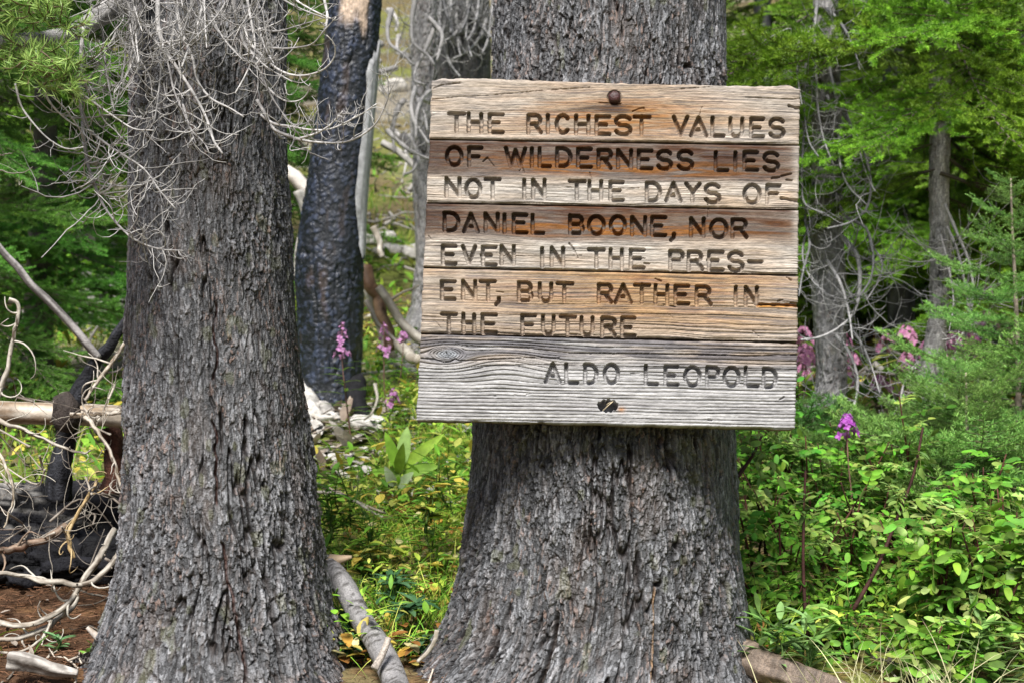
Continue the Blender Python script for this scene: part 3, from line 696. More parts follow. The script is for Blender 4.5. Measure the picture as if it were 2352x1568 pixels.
# ------------------------------------------------------------------ burnt snag and other trunks
burnt = thing('burnt_snag', 'charred blue-black dead trunk with a bare pale strip down one side', 'dead tree')
profS = [(-2600, 830, 890), (-50, 762, 878), (0, 757, 876), (100, 744, 870), (200, 733, 863), (300, 720, 855), (400, 706, 846), (500, 693, 838), (600, 680, 836), (700, 680, 835), (800, 682, 833), (880, 680, 832), (960, 672, 842), (1030, 660, 855)]
def extraS(TH, Z, S, h):
    a1, a2, aid, ax, ay = worley(S / .013 + 1.2 * (fbm(S * 50, Z * 30, 3) - .5), Z / .017 + 1.0 * (fbm(S * 40, Z * 25, 9) - .5), 31)
    k = np.abs(fbm(S * 22, Z * 3, 44, 3) - .5)
    h = .0028 * ss(0, .2, a2 - a1) * ss(.3, .6, fbm(S * 14, Z * 6, 13, 2)) - .0025 * ay * (aid > .4) + .003 * aid - .008 * ss(.04, 0, k)
    zc = lambda v: CAMZ - (v - 784) / F * 4.9
    top = ss(zc(90), zc(40), Z + .10 * (fbm(S * 14, Z * 3, 51) - .5) * 2) * ss(-.55, -.3, TH) * ss(.75, .6, TH)
    h = h * (1 - .8 * top)
    def ec(c):
        c = np.array([.010, .012, .016]) + (np.array([.04, .052, .09]) - np.array([.010, .012, .016])) * (aid ** 3)[..., None]
        c = mixc(c, (.16, .10, .075), ss(.64, .74, fbm(S * 20, Z * 5, 61)) * .25)
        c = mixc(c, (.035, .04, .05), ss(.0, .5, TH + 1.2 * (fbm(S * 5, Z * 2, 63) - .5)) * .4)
        c = mixc(c, (.58, .44, .33), top)
        return c
    return h, ec
trunk_mesh(profS, [(-2600, 5.4), (0, 5.0), (960, 5.0)], (.2, 1.85), .0038, 5, GREYBARK, extra=extraS, dense_half=1.7).build('trunk', M_SNAG, burnt)
pS = np.array(profS[1:], float); zS = CAMZ - (pS[:, 0] - 784) / F * 5.0
zz = np.linspace(CAMZ - (565 - 784) / F * 5.0, CAMZ - (95 - 784) / F * 5.0, 90); qq = np.linspace(0, 1, 12)
o_ = np.argsort(zS); cS = np.interp(zz, zS[o_], (((pS[:, 1] + pS[:, 2]) / 2 - 1176) / F * 5.0)[o_]); rS = np.interp(zz, zS[o_], ((pS[:, 2] - pS[:, 1]) / 2 / F * 5.0)[o_])
lo = .80 + .22 * (fbm(zz * 9, zz * 0, 3) - .5) + .5 * ss(.82, 1.0, np.linspace(0, 1, 90)) + .25 * ss(.25, .0, np.linspace(0, 1, 90)); hi = 1.75 + 0 * zz
TT = lo[:, None] + (hi - lo)[:, None] * qq[None]
RR_ = rS[:, None] + .001 + .006 * np.minimum(1, 5 * np.minimum(qq, 1 - qq))[None] + .006 * (fbm(TT * 8, zz[:, None] * 6, 5) - .5)
V_ = np.stack([cS[:, None] + np.sin(TT) * RR_, 5.0 - np.cos(TT) * RR_, zz[:, None] + .16 * (fbm(TT * 9, 0 * TT, 12) - .5) * np.linspace(1, 0, 90)[:, None] ** 5 + .1 * (fbm(TT * 9, 0 * TT, 13) - .5) * np.linspace(0, 1, 90)[:, None] ** 5], -1)
i_ = np.arange(89)[:, None] * 12; j_ = np.arange(11)[None]
mb = MB(); mb.add(V_.reshape(-1, 3), np.stack([i_ + j_, i_ + j_ + 1, i_ + 13 + j_, i_ + 12 + j_], -1).reshape(-1, 4), (np.array([.52, .52, .53]) * (.5 + 1.0 * fbm(TT * 22, zz[:, None] * 3 + 0 * TT, 8))[..., None]).reshape(-1, 3))
tag(mb.build('sapwood_strip', M_PALE, burnt), label='bare pale grey strip of wood')
mb = MB()
for k, (pts, r0, r1, cl) in enumerate([([(690, 900), (706, 925), (722, 950), (760, 985)], .05, .02, (.55, .53, .49)), ([(812, 880), (818, 915), (830, 945), (850, 975)], .045, .02, (.012, .012, .014)), ([(730, 915), (742, 935), (762, 955), (785, 970)], .035, .015, (.45, .43, .40))]):
    tube(mb, smooth_path(PP(pts, 4.95, 4.75), 24), np.linspace(r0, r1, 24), 10, np.array(cl) * (.6 + .6 * rng.random((24, 1))), rough=.5, seed=k)
mb.build('root', M_CHAR, burnt)

def simple_trunk(name, label, prof, dist, zr, seed, pal=GREYBARK, step=.005, plate=(.02, .05), amp=1.0, cat='tree', group=None):
    t = thing(name, label, cat, group)
    trunk_mesh(prof, dist, zr, step, seed, pal, plate, amp, dense_half=1.7).build('trunk', M_BARK, t)
    return t
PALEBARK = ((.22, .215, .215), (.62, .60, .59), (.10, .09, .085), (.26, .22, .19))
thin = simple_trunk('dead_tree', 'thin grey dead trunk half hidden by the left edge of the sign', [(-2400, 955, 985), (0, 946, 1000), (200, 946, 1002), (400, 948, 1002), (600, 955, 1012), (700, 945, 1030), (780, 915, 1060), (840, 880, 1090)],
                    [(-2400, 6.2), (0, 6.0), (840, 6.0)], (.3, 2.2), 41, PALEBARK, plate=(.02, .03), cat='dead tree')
for pts in ([(960, -30), (945, 60), (950, 100), (985, 130), (998, 150)], [(1000, 60), (975, 120), (955, 160), (952, 185), (975, 195)], [(985, 40), (1015, 80), (1010, 115), (1003, 140)], [(955, 200), (945, 240), (950, 275), (965, 300), (985, 330)],
            [(990, 235), (962, 230), (975, 265), (982, 300)], [(940, 310), (955, 340), (960, 370), (945, 395), (930, 400)], [(900, 20), (890, 70), (895, 100), (925, 125), (950, 150)], [(890, 300), (920, 330), (950, 350), (985, 365)], [(1010, 200), (980, 215), (960, 250), (955, 320)]):
    dead_branch('dead_branch', thin, PP(pts, 5.9, 5.75), .011, .005, rt, 5, (.06, .2), bend_up=1, sub=1, cols=((.30, .29, .28), (.58, .56, .54)), sides=6)
darkt = simple_trunk('dead_tree', 'broad dark grey trunk hung with dead twigs just left of the sign tree top', [(-2400, 1020, 1110), (0, 1000, 1125), (200, 998, 1128), (500, 990, 1135), (800, 970, 1160)], [(-2400, 6.9), (0, 6.8), (800, 6.8)], (.6, 2.4), 43,
                     ((.06, .06, .062), (.26, .25, .25), (.03, .028, .027), (.12, .10, .09)), plate=(.03, .06), cat='dead tree')
for q in range(22):
    u0 = rt.uniform(995, 1140); v0 = rt.uniform(-60, 60); du = rt.normal() * 30; dv = rt.uniform(70, 150)
    dead_branch('dead_branch', darkt, PP([(u0, v0), (u0 + du * .2, v0 + dv * .4), (u0 + du * .7, v0 + dv * .8), (u0 + du * 1.3, v0 + dv)], 6.7, 6.4), .010, .004, rt, 8, (.1, .3), bend_up=1.2, sub=1, cols=((.18, .18, .18), (.50, .49, .48)))

for k in range(16):
    u0, v0 = rt.uniform(860, 1010), rt.uniform(-20, 330); d_ = rt.uniform(7.2, 9.5)
    t = thing('dead_branch', 'grey dead branch tangled on the slope behind the thin dead trunk', 'branch', 'dead branches tangled between the dead trunks')
    du, dv = rt.normal() * 60, rt.uniform(30, 130)
    dead_branch('stem', t, PP([(u0, v0), (u0 + du * .6, v0 + dv * .2), (u0 + du, v0 + dv * .6), (u0 + du * .8, v0 + dv)], d_, d_ * .97), .018, .006, rt, 12, (.12, .45), bend_up=.9, sub=1, cols=((.16, .155, .15), (.48, .46, .44)))
# ------------------------------------------------------------------ conifers
def bough_mesh(name, seed, L=.9, spread=.45, nsec=14, needle=.015, dens=1900, nw=.0013, droop=.22, cols=((.022, .055, .012), (.095, .19, .035)), flat=.12):
    rg = np.random.default_rng(seed); mb = MB(); B, D, Cc = [], [], []
    def cover(p, k0=.0, vig=1.):
        q = smooth_path(p, 24); t = nrm(np.gradient(q, axis=0)); ln = np.linalg.norm(np.diff(q, axis=0), axis=1).sum(); n = max(4, int(dens * ln * vig))
        i = rg.integers(int(24 * k0), 24, n); B.append(q[i] + rg.normal(size=(n, 3)) * .0008)
        D.append(t[i] * .7 + nrm(rg.normal(size=(n, 3)) * [1, 1, .8] + [0, 0, .45]) * .8)
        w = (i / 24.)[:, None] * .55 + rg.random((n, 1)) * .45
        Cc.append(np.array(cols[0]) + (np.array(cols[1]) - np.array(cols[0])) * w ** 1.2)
    t = np.linspace(0, 1, 30)
    ax = np.stack([L * t, .05 * L * np.sin(t * 3 + seed), -droop * L * t ** 1.4 + .10 * L * t ** 4], 1)
    tube(mb, ax, np.linspace(.0055, .0015, 30) * L, 6, (.13, .11, .09), caps=False)
    cover(ax, .12)
    for k in range(nsec):
        for sgn in (-1, 1):
            tt = .05 + .91 * (k + rg.random() * .8) / nsec; i = min(28, int(tt * 29)); T = nrm(ax[i + 1] - ax[i])
            ang = R(rg.uniform(42, 62)); Z = np.array([0, 0, 1.]); Sd = nrm(np.cross(Z, T)) * sgn
            d = T * math.cos(ang) + Sd * math.sin(ang) + Z * rg.normal() * flat
            ln = (spread * L * (1 - tt) ** .65 * min(1, tt * 3.5 + .22) * rg.uniform(.6, 1.12)) + .04
            p = [ax[i]]; 
            for s_ in range(6):
                d = nrm(d + T * .10 + np.array([0, 0, -.05 + .03 * s_]) + rg.normal(size=3) * .05); p.append(p[-1] + d * ln / 6)
            p = np.array(p); tube(mb, p, np.linspace(.0032, .0013, 7) * L, 4, (.13, .10, .07), caps=False); cover(p, .06)
            nt_ = int(ln / .055)
            for m_ in range(nt_):
                j = min(5, int((m_ + rg.random()) / nt_ * 6)); dd = nrm(p[j + 1] - p[j]); sd = nrm(np.cross(Z, dd)) * (1 if m_ % 2 else -1)
                d2 = nrm(dd * .8 + sd * .75 + Z * rg.normal() * .22); l2 = ln * rg.uniform(.16, .40) * (1 - .5 * m_ / nt_) + .02
                p2 = p[j] + (p[j + 1] - p[j]) * rg.random() + d2 * np.linspace(0, l2, 4)[:, None] + Z * (.10 * np.linspace(0, 1, 4) ** 2 * l2)[:, None]
                cover(p2, 0, 1.1)
    B, D, Cc = np.concatenate(B), np.concatenate(D), np.concatenate(Cc)
    needles(mb, B, D, needle * rg.uniform(.7, 1.2, len(B)), nw, Cc, rg)
    return mb.mesh(name, M_NEEDLE)
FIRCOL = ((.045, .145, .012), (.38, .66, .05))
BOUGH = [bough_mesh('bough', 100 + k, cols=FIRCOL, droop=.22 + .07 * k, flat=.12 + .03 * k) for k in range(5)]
BOUGHB = [bough_mesh('bough', 200 + k, cols=((.04, .13, .02), (.22, .48, .07)), droop=.12 + .06 * k) for k in range(3)]
BOUGHFAR = [bough_mesh('bough', 300 + k, L=1.2, nsec=13, needle=.03, dens=170, nw=.006, cols=((.04, .11, .012), (.20, .40, .035))) for k in range(3)]

def put_bough(parent, me, p, az, pitch, sc, roll=0):
    o = bpy.data.objects.new('bough', me); COL.objects.link(o); o.parent = parent
    o.location = p; o.rotation_euler = (roll, pitch, az); o.scale = (sc, sc, sc)
    return o

def fir(x, y, h, r, label, boughs, n, z0, z1, size, rg, group=None, pal=GREYBARK, name='fir_tree', trunk=True, lean=0.0, face=None, pitch=(-.15, .35), tip=.55):
    """trunk axis at x, y; n boughs between heights z0, z1 above the base"""
    g = float(gz(x, y))
    t = thing(name, label, 'tree', group)
    if trunk:
        mb = MB(); k = 40; zz = np.linspace(-.1, h, k)
        pp = np.stack([x + lean * zz + .02 * np.sin(zz * 2 + x), y + 0 * zz, g + zz], 1)
        tube(mb, pp, np.interp(zz, [-.1, .15, h], [r * 1.5, r, r * .12]), 14, np.array(pal[0]) + (np.array(pal[1]) - np.array(pal[0])) * rg.random((k * 14, 1)), rough=.2, seed=int(abs(x * 100)))
        mb.build('trunk', M_BARK, t)
    for q in range(n):
        f = (q + rg.random()) / n
        z = z0 + (z1 - z0) * f
        az = q * 2.399 + rg.normal() * .3 if face is None else face + rg.normal() * 1.2
        s = size * (1 - tip * f) * rg.uniform(.8, 1.2)
        put_bough(t, boughs[int(rg.integers(len(boughs)))], (x + lean * z, y, g + z), az, rg.uniform(*pitch), s, rg.normal() * .15)
    return t
rf = np.random.default_rng(23)
LITBARK = ((.30, .29, .285), (.74, .72, .70), (.10, .09, .085), (.36, .32, .28))  # pale bark with its colour brightened to offset shade from the boughs overhead
def X(u, d): return (u - 1176) / F * d

# right side
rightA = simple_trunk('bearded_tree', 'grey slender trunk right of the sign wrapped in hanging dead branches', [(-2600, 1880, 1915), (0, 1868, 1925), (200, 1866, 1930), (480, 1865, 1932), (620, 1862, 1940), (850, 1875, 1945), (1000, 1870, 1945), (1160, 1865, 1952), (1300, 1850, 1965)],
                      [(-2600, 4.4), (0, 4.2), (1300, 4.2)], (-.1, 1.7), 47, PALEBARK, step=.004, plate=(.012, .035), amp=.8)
BA = [([(1880, -20), (1870, 80), (1875, 170), (1880, 260), (1895, 330), (1915, 380)], .007), ([(1860, 60), (1850, 160), (1848, 260), (1860, 330), (1880, 360)], .006), ([(1890, 80), (1910, 180), (1925, 240), (1955, 290), (1985, 350), (2000, 430), (1990, 480), (1955, 510), (1900, 525)], .008),
      ([(1900, 220), (1925, 300), (1930, 380), (1950, 430), (1990, 470)], .006), ([(1915, 340), (1915, 420), (1945, 500), (1985, 520), (2005, 580), (2000, 640), (1975, 680)], .008), ([(1870, 420), (1850, 500), (1860, 560), (1845, 620), (1835, 680)], .007),
      ([(1880, 480), (1850, 540), (1845, 600), (1870, 650), (1895, 670)], .005), ([(1930, 540), (1965, 580), (1975, 650), (1960, 720), (1930, 750), (1880, 775), (1840, 780)], .009), ([(1900, 600), (1930, 650), (1950, 720), (1958, 780)], .007),
      ([(1920, 770), (1945, 800), (1968, 860), (1965, 920), (1945, 960), (1950, 1000), (1970, 1060)], .007), ([(1960, 760), (1985, 800), (2005, 850), (2020, 900)], .005), ([(1855, 230), (1845, 330), (1842, 420), (1850, 470), (1890, 490)], .006),
      ([(1940, 250), (1970, 330), (1990, 400), (2010, 440)], .005), ([(2000, 560), (2025, 600), (2020, 640), (1990, 690)], .005), ([(1880, 890), (1872, 930), (1868, 980)], .007), ([(1945, 1040), (1940, 1080), (1955, 1110)], .005),
      ([(1840, 70), (1830, 130), (1835, 200), (1842, 240)], .005), ([(1900, 20), (1935, 60), (1960, 110), (1975, 160)], .006)]
for pts, r0 in BA:
    dead_branch('dead_branch', rightA, PP(pts, 4.1, 3.85), r0 * .8, r0 * .3, rt, 20, (.08, .26), bend_up=.7, sub=2, cols=((.20, .20, .205), (.50, .49, .48)), sides=6)
for u, v, az, s in ((1890, -60, -1.2, .9), (1890, 20, -2.2, .8), (1895, -20, -.4, 1.0), (1890, 60, -2.6, .5), (1895, 50, .1, .6), (1890, -120, 2.8, 1.0), (1890, 70, 3.0, .6), (1895, 20, -.6, .6)):
    put_bough(rightA, BOUGH[int(rf.integers(5))], P(u, v, 4.2), az, .15, s)
rightB = simple_trunk('conifer_tree', 'pale grey slender trunk further right with a loop of dead twigs', [(-2600, 2120, 2160), (0, 2135, 2185), (480, 2135, 2180), (600, 2137, 2185), (720, 2135, 2178), (850, 2110, 2168), (950, 2105, 2165), (1090, 2085, 2160), (1300, 2070, 2180)],
                      [(-2600, 4.2), (0, 4.05), (1300, 4.05)], (-.1, 1.7), 53, LITBARK, step=.004, plate=(.012, .035), amp=.8)
for pts, r0 in (([(2170, 470), (2200, 540), (2225, 600), (2235, 680), (2220, 750), (2195, 790)], .005), ([(2175, 520), (2200, 580), (2215, 650), (2222, 720), (2190, 775), (2165, 780)], .005), ([(2170, 640), (2200, 660), (2228, 700), (2222, 760), (2200, 800), (2185, 830)], .005),
                ([(2165, 900), (2180, 940), (2200, 980)], .006), ([(2150, 1030), (2190, 1060), (2220, 1050), (2240, 1030)], .006), ([(2110, 830), (2080, 870), (2070, 930), (2085, 960)], .005), ([(2160, 540), (2180, 620), (2190, 700), (2180, 760)], .004)):
    dead_branch('dead_branch', rightB, PP(pts, 3.98, 3.85), r0, r0 * .4, rt, 20, (.08, .26), bend_up=.9, sub=2, cols=((.28, .27, .265), (.58, .56, .54)), sides=6)
for u, v, az, s in ((2155, 400, -.15, 1.2), (2155, 390, 3.0, .75), (2155, 340, .1, 1.3), (2155, 330, 2.9, .7), (2155, 300, -.25, 1.2), (2155, 280, -2.9, .7), (2155, 240, .1, 1.3), (2155, 180, -.2, 1.2), (2155, 150, 2.95, .9), (2155, 120, .15, 1.2), (2155, 90, -2.9, 1.0), (2155, 60, -.3, 1.2),
                    (2155, 20, 2.9, 1.1), (2155, 0, -.1, 1.2), (2155, -40, -2.2, .5), (2155, -60, .2, 1.2), (2155, -90, -1.2, .5), (2155, -120, -.4, 1.1), (2155, 430, .35, 1.2), (2155, 200, .5, 1.2), (2155, 640, -.9, .42), (2155, 20, -1.9, .8), (2155, 110, -1.1, .75), (2155, 200, -2.1, .7), (2155, 290, -.9, .5), (2155, 60, -1.5, .8), (2155, 360, .6, 1.2), (2155, 250, .8, 1.1)):
    put_bough(rightB, BOUGH[int(rf.integers(5))], P(u, v, 4.05), az, rf.uniform(.0, .3), s)
for u, d, h, n, z0, z1, sz, lab in ((2060, 6.0, 3.6, 84, .5, 2.6, .9, 'bushy green fir filling the gap between the two slender trunks on the right'), (2370, 5.4, 3.4, 84, .4, 2.4, .85, 'bushy green fir at the right edge of the photo behind the sapling'),
                                    (1760, 7.0, 4.0, 76, .2, 3.2, 1.1, 'yellow-green fir seen between the sign tree and the bearded trunk'), (2210, 7.0, 4.2, 80, .2, 3.3, 1.1, 'dark fir behind the pale slender trunk on the right'), (1960, 7.4, 4.2, 80, .2, 3.4, 1.1, 'dark fir behind the bearded grey trunk')):
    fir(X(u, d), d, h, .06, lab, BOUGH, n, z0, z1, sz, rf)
# left side
for u, d, h, n, z0, z1, sz, lab, bo in ((100, 5.2, 3.6, 56, .4, 2.6, .8, 'green fir with its dark trunk showing at the upper left', BOUGHB), (-60, 4.6, 3.2, 44, .1, 2.3, .75, 'green fir cut by the left edge of the photo', BOUGHB), (235, 7.0, 4.0, 56, .3, 3.2, .95, 'bright green fir behind the dead twigs of the left trunk', BOUGH),
                                        (20, 7.6, 4.2, 56, .3, 3.4, 1.0, 'yellow-green fir far behind at the upper left', BOUGHFAR), (610, 7.0, 4.2, 110, .15, 3.4, .55, 'dark green fir between the left trunk and the burnt snag', BOUGHB), (600, 8.4, 4.4, 50, .5, 3.6, .7, 'dark fir hidden behind the left trunk', BOUGHFAR)):
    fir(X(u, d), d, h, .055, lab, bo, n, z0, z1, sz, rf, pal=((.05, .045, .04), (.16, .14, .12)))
for k, (x, y) in enumerate(((-6, 10), (-4.2, 12), (-3.0, 14), (-.5, 24), (.5, 19), (1.0, 12.2), (1.9, 15), (3.2, 10.5), (4.4, 13), (6, 10), (7.4, 14), (-8, 14), (2.5, 22), (-4.8, 22), (5.5, 20), (-.8, 26), (9, 22), (-10, 24))):
    fir(x, y, 4.5 + rf.random() * 3, .08, 'conifer standing on the pale hillside behind the trunks', BOUGHFAR, 40, .1, 4.2, 1.2 if k not in (2, 3, 4) else .75, rf, group='conifers on the hillside', pal=((.06, .05, .04), (.2, .18, .16)))

# sapling firs in the right foreground
def sapling(x, y, h, label, rg, n=42, sz=.34, cols=((.06, .19, .03), (.32, .54, .12))):
    me = [bough_mesh('branch', 400 + int(rg.integers(1000)), L=.42, spread=.5, nsec=11, needle=.015, dens=800, nw=.0015, droop=-.05, cols=cols, flat=.08) for _ in range(3)]
    t = thing('fir_sapling', label, 'tree'); g = float(gz(x, y))
    mb = MB(); zz = np.linspace(-.05, h, 20)
    tube(mb, np.stack([x + .01 * np.sin(zz * 5), y + 0 * zz, g + zz], 1), np.linspace(.012, .002, 20), 8, (.34, .28, .22), rough=.15)
    mb.build('trunk', M_TWIG, t)
    for q in range(n):
        f = (q + rg.random() * .6) / n
        o = put_bough(t, me[q % 3], (x, y, g + .05 + (h - .05) * f), q * 2.399, rg.uniform(-.55, -.1) if f > .75 else rg.uniform(-.35, .12), (1.05 - .85 * f) * rg.uniform(.85, 1.15) * sz / .34)
        o.name = 'branch'
    mb = MB()
    return t
rs_ = np.random.default_rng(5)
sapling(X(2330, 3.5), 3.5, .86, 'pale green fir sapling with a bare leading shoot at the right edge', rs_, 44, .32)
sapling(X(2210, 3.3), 3.3, .42, 'low feathery fir sapling below the pale slender trunk', rs_, 34, .36)
sapling(X(2060, 3.5), 3.5, .26, 'small fir sapling among the shrubs between the two slender trunks', rs_, 30, .32, ((.07, .19, .03), (.20, .38, .08)))
sapling(X(1770, 3.9), 3.9, .27, 'dark small fir sapling just beyond the lower right corner of the sign', rs_, 30, .3, ((.04, .12, .02), (.12, .26, .05)))
sapling(X(1925, 3.7), 3.7, .24, 'small fir sapling at the foot of the bearded trunk', rs_, 30, .3, ((.05, .15, .03), (.15, .30, .06)))

#PART3
# ------------------------------------------------------------------ fallen wood on the left
def log_thing(name, label, cat, pts, d0, d1, r0, r1, cols, m, rough=.2, sides=16, n=50, seed=1, group=None, cap=None, dark=None, knots=0):
    t = thing(name, label, cat, group)
    rg = np.random.default_rng(seed)
    path = np.array(pts) if len(np.shape(pts)) == 2 and np.shape(pts)[1] == 3 else PP(pts, d0, d1)
    pp = smooth_path(path, n)
    if cat in ('branch', 'twig') and n > 12:
        kn = max(4, n // 5); jit = rg.normal(size=(kn, 3)) * (r0 if not np.ndim(r0) else r0[0]) * .28
        pp = pp + np.stack([np.interp(np.linspace(0, 1, n), np.linspace(0, 1, kn), jit[:, c_]) for c_ in range(3)], 1)
    a, b = np.array(cols[0]), np.array(cols[1])
    th = np.linspace(0, 2 * np.pi, sides, endpoint=False); L = np.linspace(0, 1, n)
    mix = fbm(np.cos(th)[None] * 2.5 + L[:, None] * 4 + seed, np.sin(th)[None] * 2.5 + L[:, None] * 3, seed, 4)
    cc = a + (b - a) * ss(.35, .65, mix)[..., None]
    if dark is not None: cc = mixc(cc, dark[0], ss(dark[1], dark[1] + .1, fbm(th[None] * 1.2 + L[:, None] * 2 + 30, L[:, None] * dark[2] + th[None] * 0, seed + 5, 4)))
    dp = None
    if m is M_CHAR and sides > 16:
        sides = 70; th = np.linspace(0, 2 * np.pi, sides, endpoint=False); n = 160; pp = smooth_path(path, n); Lx = np.linspace(0, 1, n)[:, None] * np.linalg.norm(path[-1] - path[0]); Sx = th[None] * r0
        f1, f2, rid, dx_, dy_ = worley(Lx / .05 + .5 * fbm(Lx * 20, Sx * 20, 3), Sx / .022 + 0 * Lx, seed)
        dp = .014 * ss(0, .2, f2 - f1) + .020 * (rid - .5) + .02 * (fbm(Lx * 7, Sx * 30, seed + 1) - .5)
        cc = np.array([.004, .004, .005]) + np.array([.014, .014, .018]) * (rid ** 2)[..., None]
        if dark is not None: cc = mixc(cc, (.38, .36, .33), ss(.52, .60, fbm(Lx * 14, Sx * 130 + 9, seed + 5, 3)) * ss(.45, .6, fbm(Lx * 4, Sx * 9, seed + 6, 3)))
    mb = MB(); tube(mb, pp, np.interp(np.linspace(0, 1, n), np.linspace(0, 1, len(np.atleast_1d(r0))) if np.ndim(r0) else [0, 1], r0 if np.ndim(r0) else [r0, r1]), sides, cc, rough=rough, seed=seed, disp=dp)
    mb.build('stem', m, t)
    for _ in range(knots):
        k = rg.integers(4, n - 4); T = nrm(pp[k + 1] - pp[k - 1]); pr = rg.normal(size=3); pr = nrm(pr - (pr @ T) * T)
        rr = (r0 if not np.ndim(r0) else r0[0])
        kb = MB(); tube(kb, np.array([pp[k] + pr * rr * .6, pp[k] + (pr + T * .2) * rr * rg.uniform(1.3, 2.2)]), [rr * .35, rr * .15], 7, a); kb.build('stub', m, t)
    return t
TAN = ((.38, .30, .21), (.54, .49, .42)); BONE = ((.30, .26, .21), (.54, .50, .43)); CHARC = ((.010, .010, .013), (.04, .042, .05))
t = log_thing('fallen_log', 'smooth barkless tan log lying behind the left trunk', 'log', [(-420, 940), (0, 946), (130, 950), (290, 956), (420, 962)], 2.95, 3.0, .026, .023, TAN, M_PALE, .10, 20, 70, 61, dark=((.20, .14, .09), .66, 5))
mb = MB(); tube(mb, PP([(138, 905), (150, 935), (152, 965), (146, 990)], 2.93, 2.93), [.016, .024, .026, .014], 12, (.05, .04, .035), rough=.6, seed=3); mb.build('knot', M_CHAR, t)
log_thing('charred_log', 'thick black charred log with white split ends lying under the tan log', 'log', [(-300, 1185), (0, 1190), (150, 1200), (290, 1215), (450, 1235)], 3.15, 3.2, .072, .066, CHARC, M_CHAR, .30, 28, 90, 62, dark=((.45, .43, .40), .66, 7))
log_thing('charred_log', 'second burnt log half buried below the charred one', 'log', [(-300, 1300), (0, 1290), (150, 1295), (290, 1300), (420, 1310)], 3.0, 3.1, .04, .05, ((.012, .010, .010), (.07, .04, .025)), M_CHAR, .35, 20, 60, 63)
log_thing('leaning_branch', 'grey dead branch slanting down from the left edge to the burnt fork', 'branch', [(-120, 440), (-40, 520), (0, 566), (60, 640), (130, 710), (190, 775), (226, 825)], 2.85, 2.95, .006, .009, ((.12, .11, .105), (.36, .34, .33)), M_TWIG, .25, 12, 60, 64, knots=5)
log_thing('burnt_branch', 'black burnt forked limb standing against the left trunk', 'branch', [(300, 730), (246, 800), (215, 838), (188, 885), (172, 930), (150, 1000), (140, 1100), (138, 1150)], 2.95, 3.0, [.008, .011, .014, .018, .021, .024, .026, .026], 0, CHARC, M_CHAR, .35, 14, 60, 65)
WB = [('forked bone white branch curving over the needle floor', [(282, 1240), (276, 1257), (256, 1301), (228, 1325), (192, 1341), (132, 1335), (60, 1325), (0, 1315), (-90, 1300)], 2.72, 2.6, .0075, .0045, BONE),
      ('long bone white branch arching down to the left edge', [(262, 1215), (248, 1241), (224, 1289), (196, 1325), (178, 1350), (160, 1381), (120, 1413), (60, 1435), (0, 1431), (-90, 1415)], 2.78, 2.6, .0075, .0065, BONE),
      ('lowest thick bone white branch sweeping to the left edge', [(182, 1350), (174, 1375), (160, 1400), (120, 1432), (60, 1461), (0, 1469), (-80, 1470)], 2.74, 2.6, .0065, .0055, BONE),
      ('thin bone white branch trailing below the thick white ones', [(118, 1420), (108, 1445), (96, 1465), (60, 1491), (0, 1499), (-60, 1498)], 2.66, 2.55, .004, .002, BONE),
      ('grey white branch with a curled tip below the tan log', [(-60, 940), (8, 969), (64, 989), (120, 1017), (176, 1037), (200, 1040), (208, 1032)], 2.7, 2.65, .0062, .0020, BONE),
      ('tan bare branch hanging from the log toward the left trunk', [(196, 958), (204, 965), (240, 1013), (260, 1053), (276, 1109), (290, 1150)], 2.78, 2.72, .0045, .004, TAN),
      ('yellow tan stick standing against the charred log', [(222, 1100), (218, 1112), (192, 1157), (168, 1197), (156, 1225), (158, 1250), (168, 1280)], 2.85, 2.82, .004, .006, ((.52, .36, .16), (.62, .46, .25))),
      ('bone white branch rising along the left edge', [(20, 690), (40, 694), (44, 715), (35, 755), (19, 835), (0, 900), (-20, 950)], 2.7, 2.72, .0045, .0065, BONE),
      ('tan bare branch crossing behind the burnt fork', [(300, 770), (285, 792), (238, 858), (215, 890), (196, 918)], 2.88, 2.9, .005, .005, TAN),
      ('straight pale stub lying along the front of the tan log', [(160, 953), (200, 951), (250, 949), (300, 945)], 2.88, 2.86, .0055, .006, TAN),
      ('short white dead twig poking in at the left edge', [(-40, 365), (0, 357), (30, 352)], 2.3, 2.3, .002, .001, BONE),
      ('forked white dead twig at the left edge', [(-60, 385), (0, 392), (30, 398), (60, 394), (76, 383)], 2.3, 2.3, .0022, .0008, BONE),
      ('red brown splintered root lying in front of the charred log', [(-60, 1265), (0, 1263), (70, 1250), (120, 1230), (155, 1210)], 2.75, 2.85, .007, .010, ((.10, .05, .03), (.30, .22, .16))),
      ('hooked white twig hanging at the left edge', [(-20, 1010), (8, 1060), (28, 1110), (30, 1150), (18, 1185), (8, 1210)], 2.6, 2.6, .004, .002, ((.42, .32, .2), (.6, .55, .47)))]
for k, (lab, pts, d0, d1, r0, r1, cols) in enumerate(WB):
    t = log_thing('dead_branch', lab, 'branch', pts, d0, d1, r0 * .85, r1 * .75, cols, M_PALE, .4, 10, 90, 70 + k, dark=((.10, .075, .055), .58, 9), knots=3)
    for _ in range(5 if k not in (10, 11) else 2):
        pp = smooth_path(PP(pts, d0, d1), 40); i = int(rt.integers(6, 36)); T = nrm(pp[i + 1] - pp[i])
        mb = MB(); p = twig_path(pp[i], T * .6 + nrm(rt.normal(size=3)), rt.uniform(.03, .11), 10, rt, .5, 2.0, .1)
        tube(mb, p, np.linspace(min(r0, r1) * .45, .0006, len(p)), 5, cols[1]); mb.build('twig', M_PALE, t)
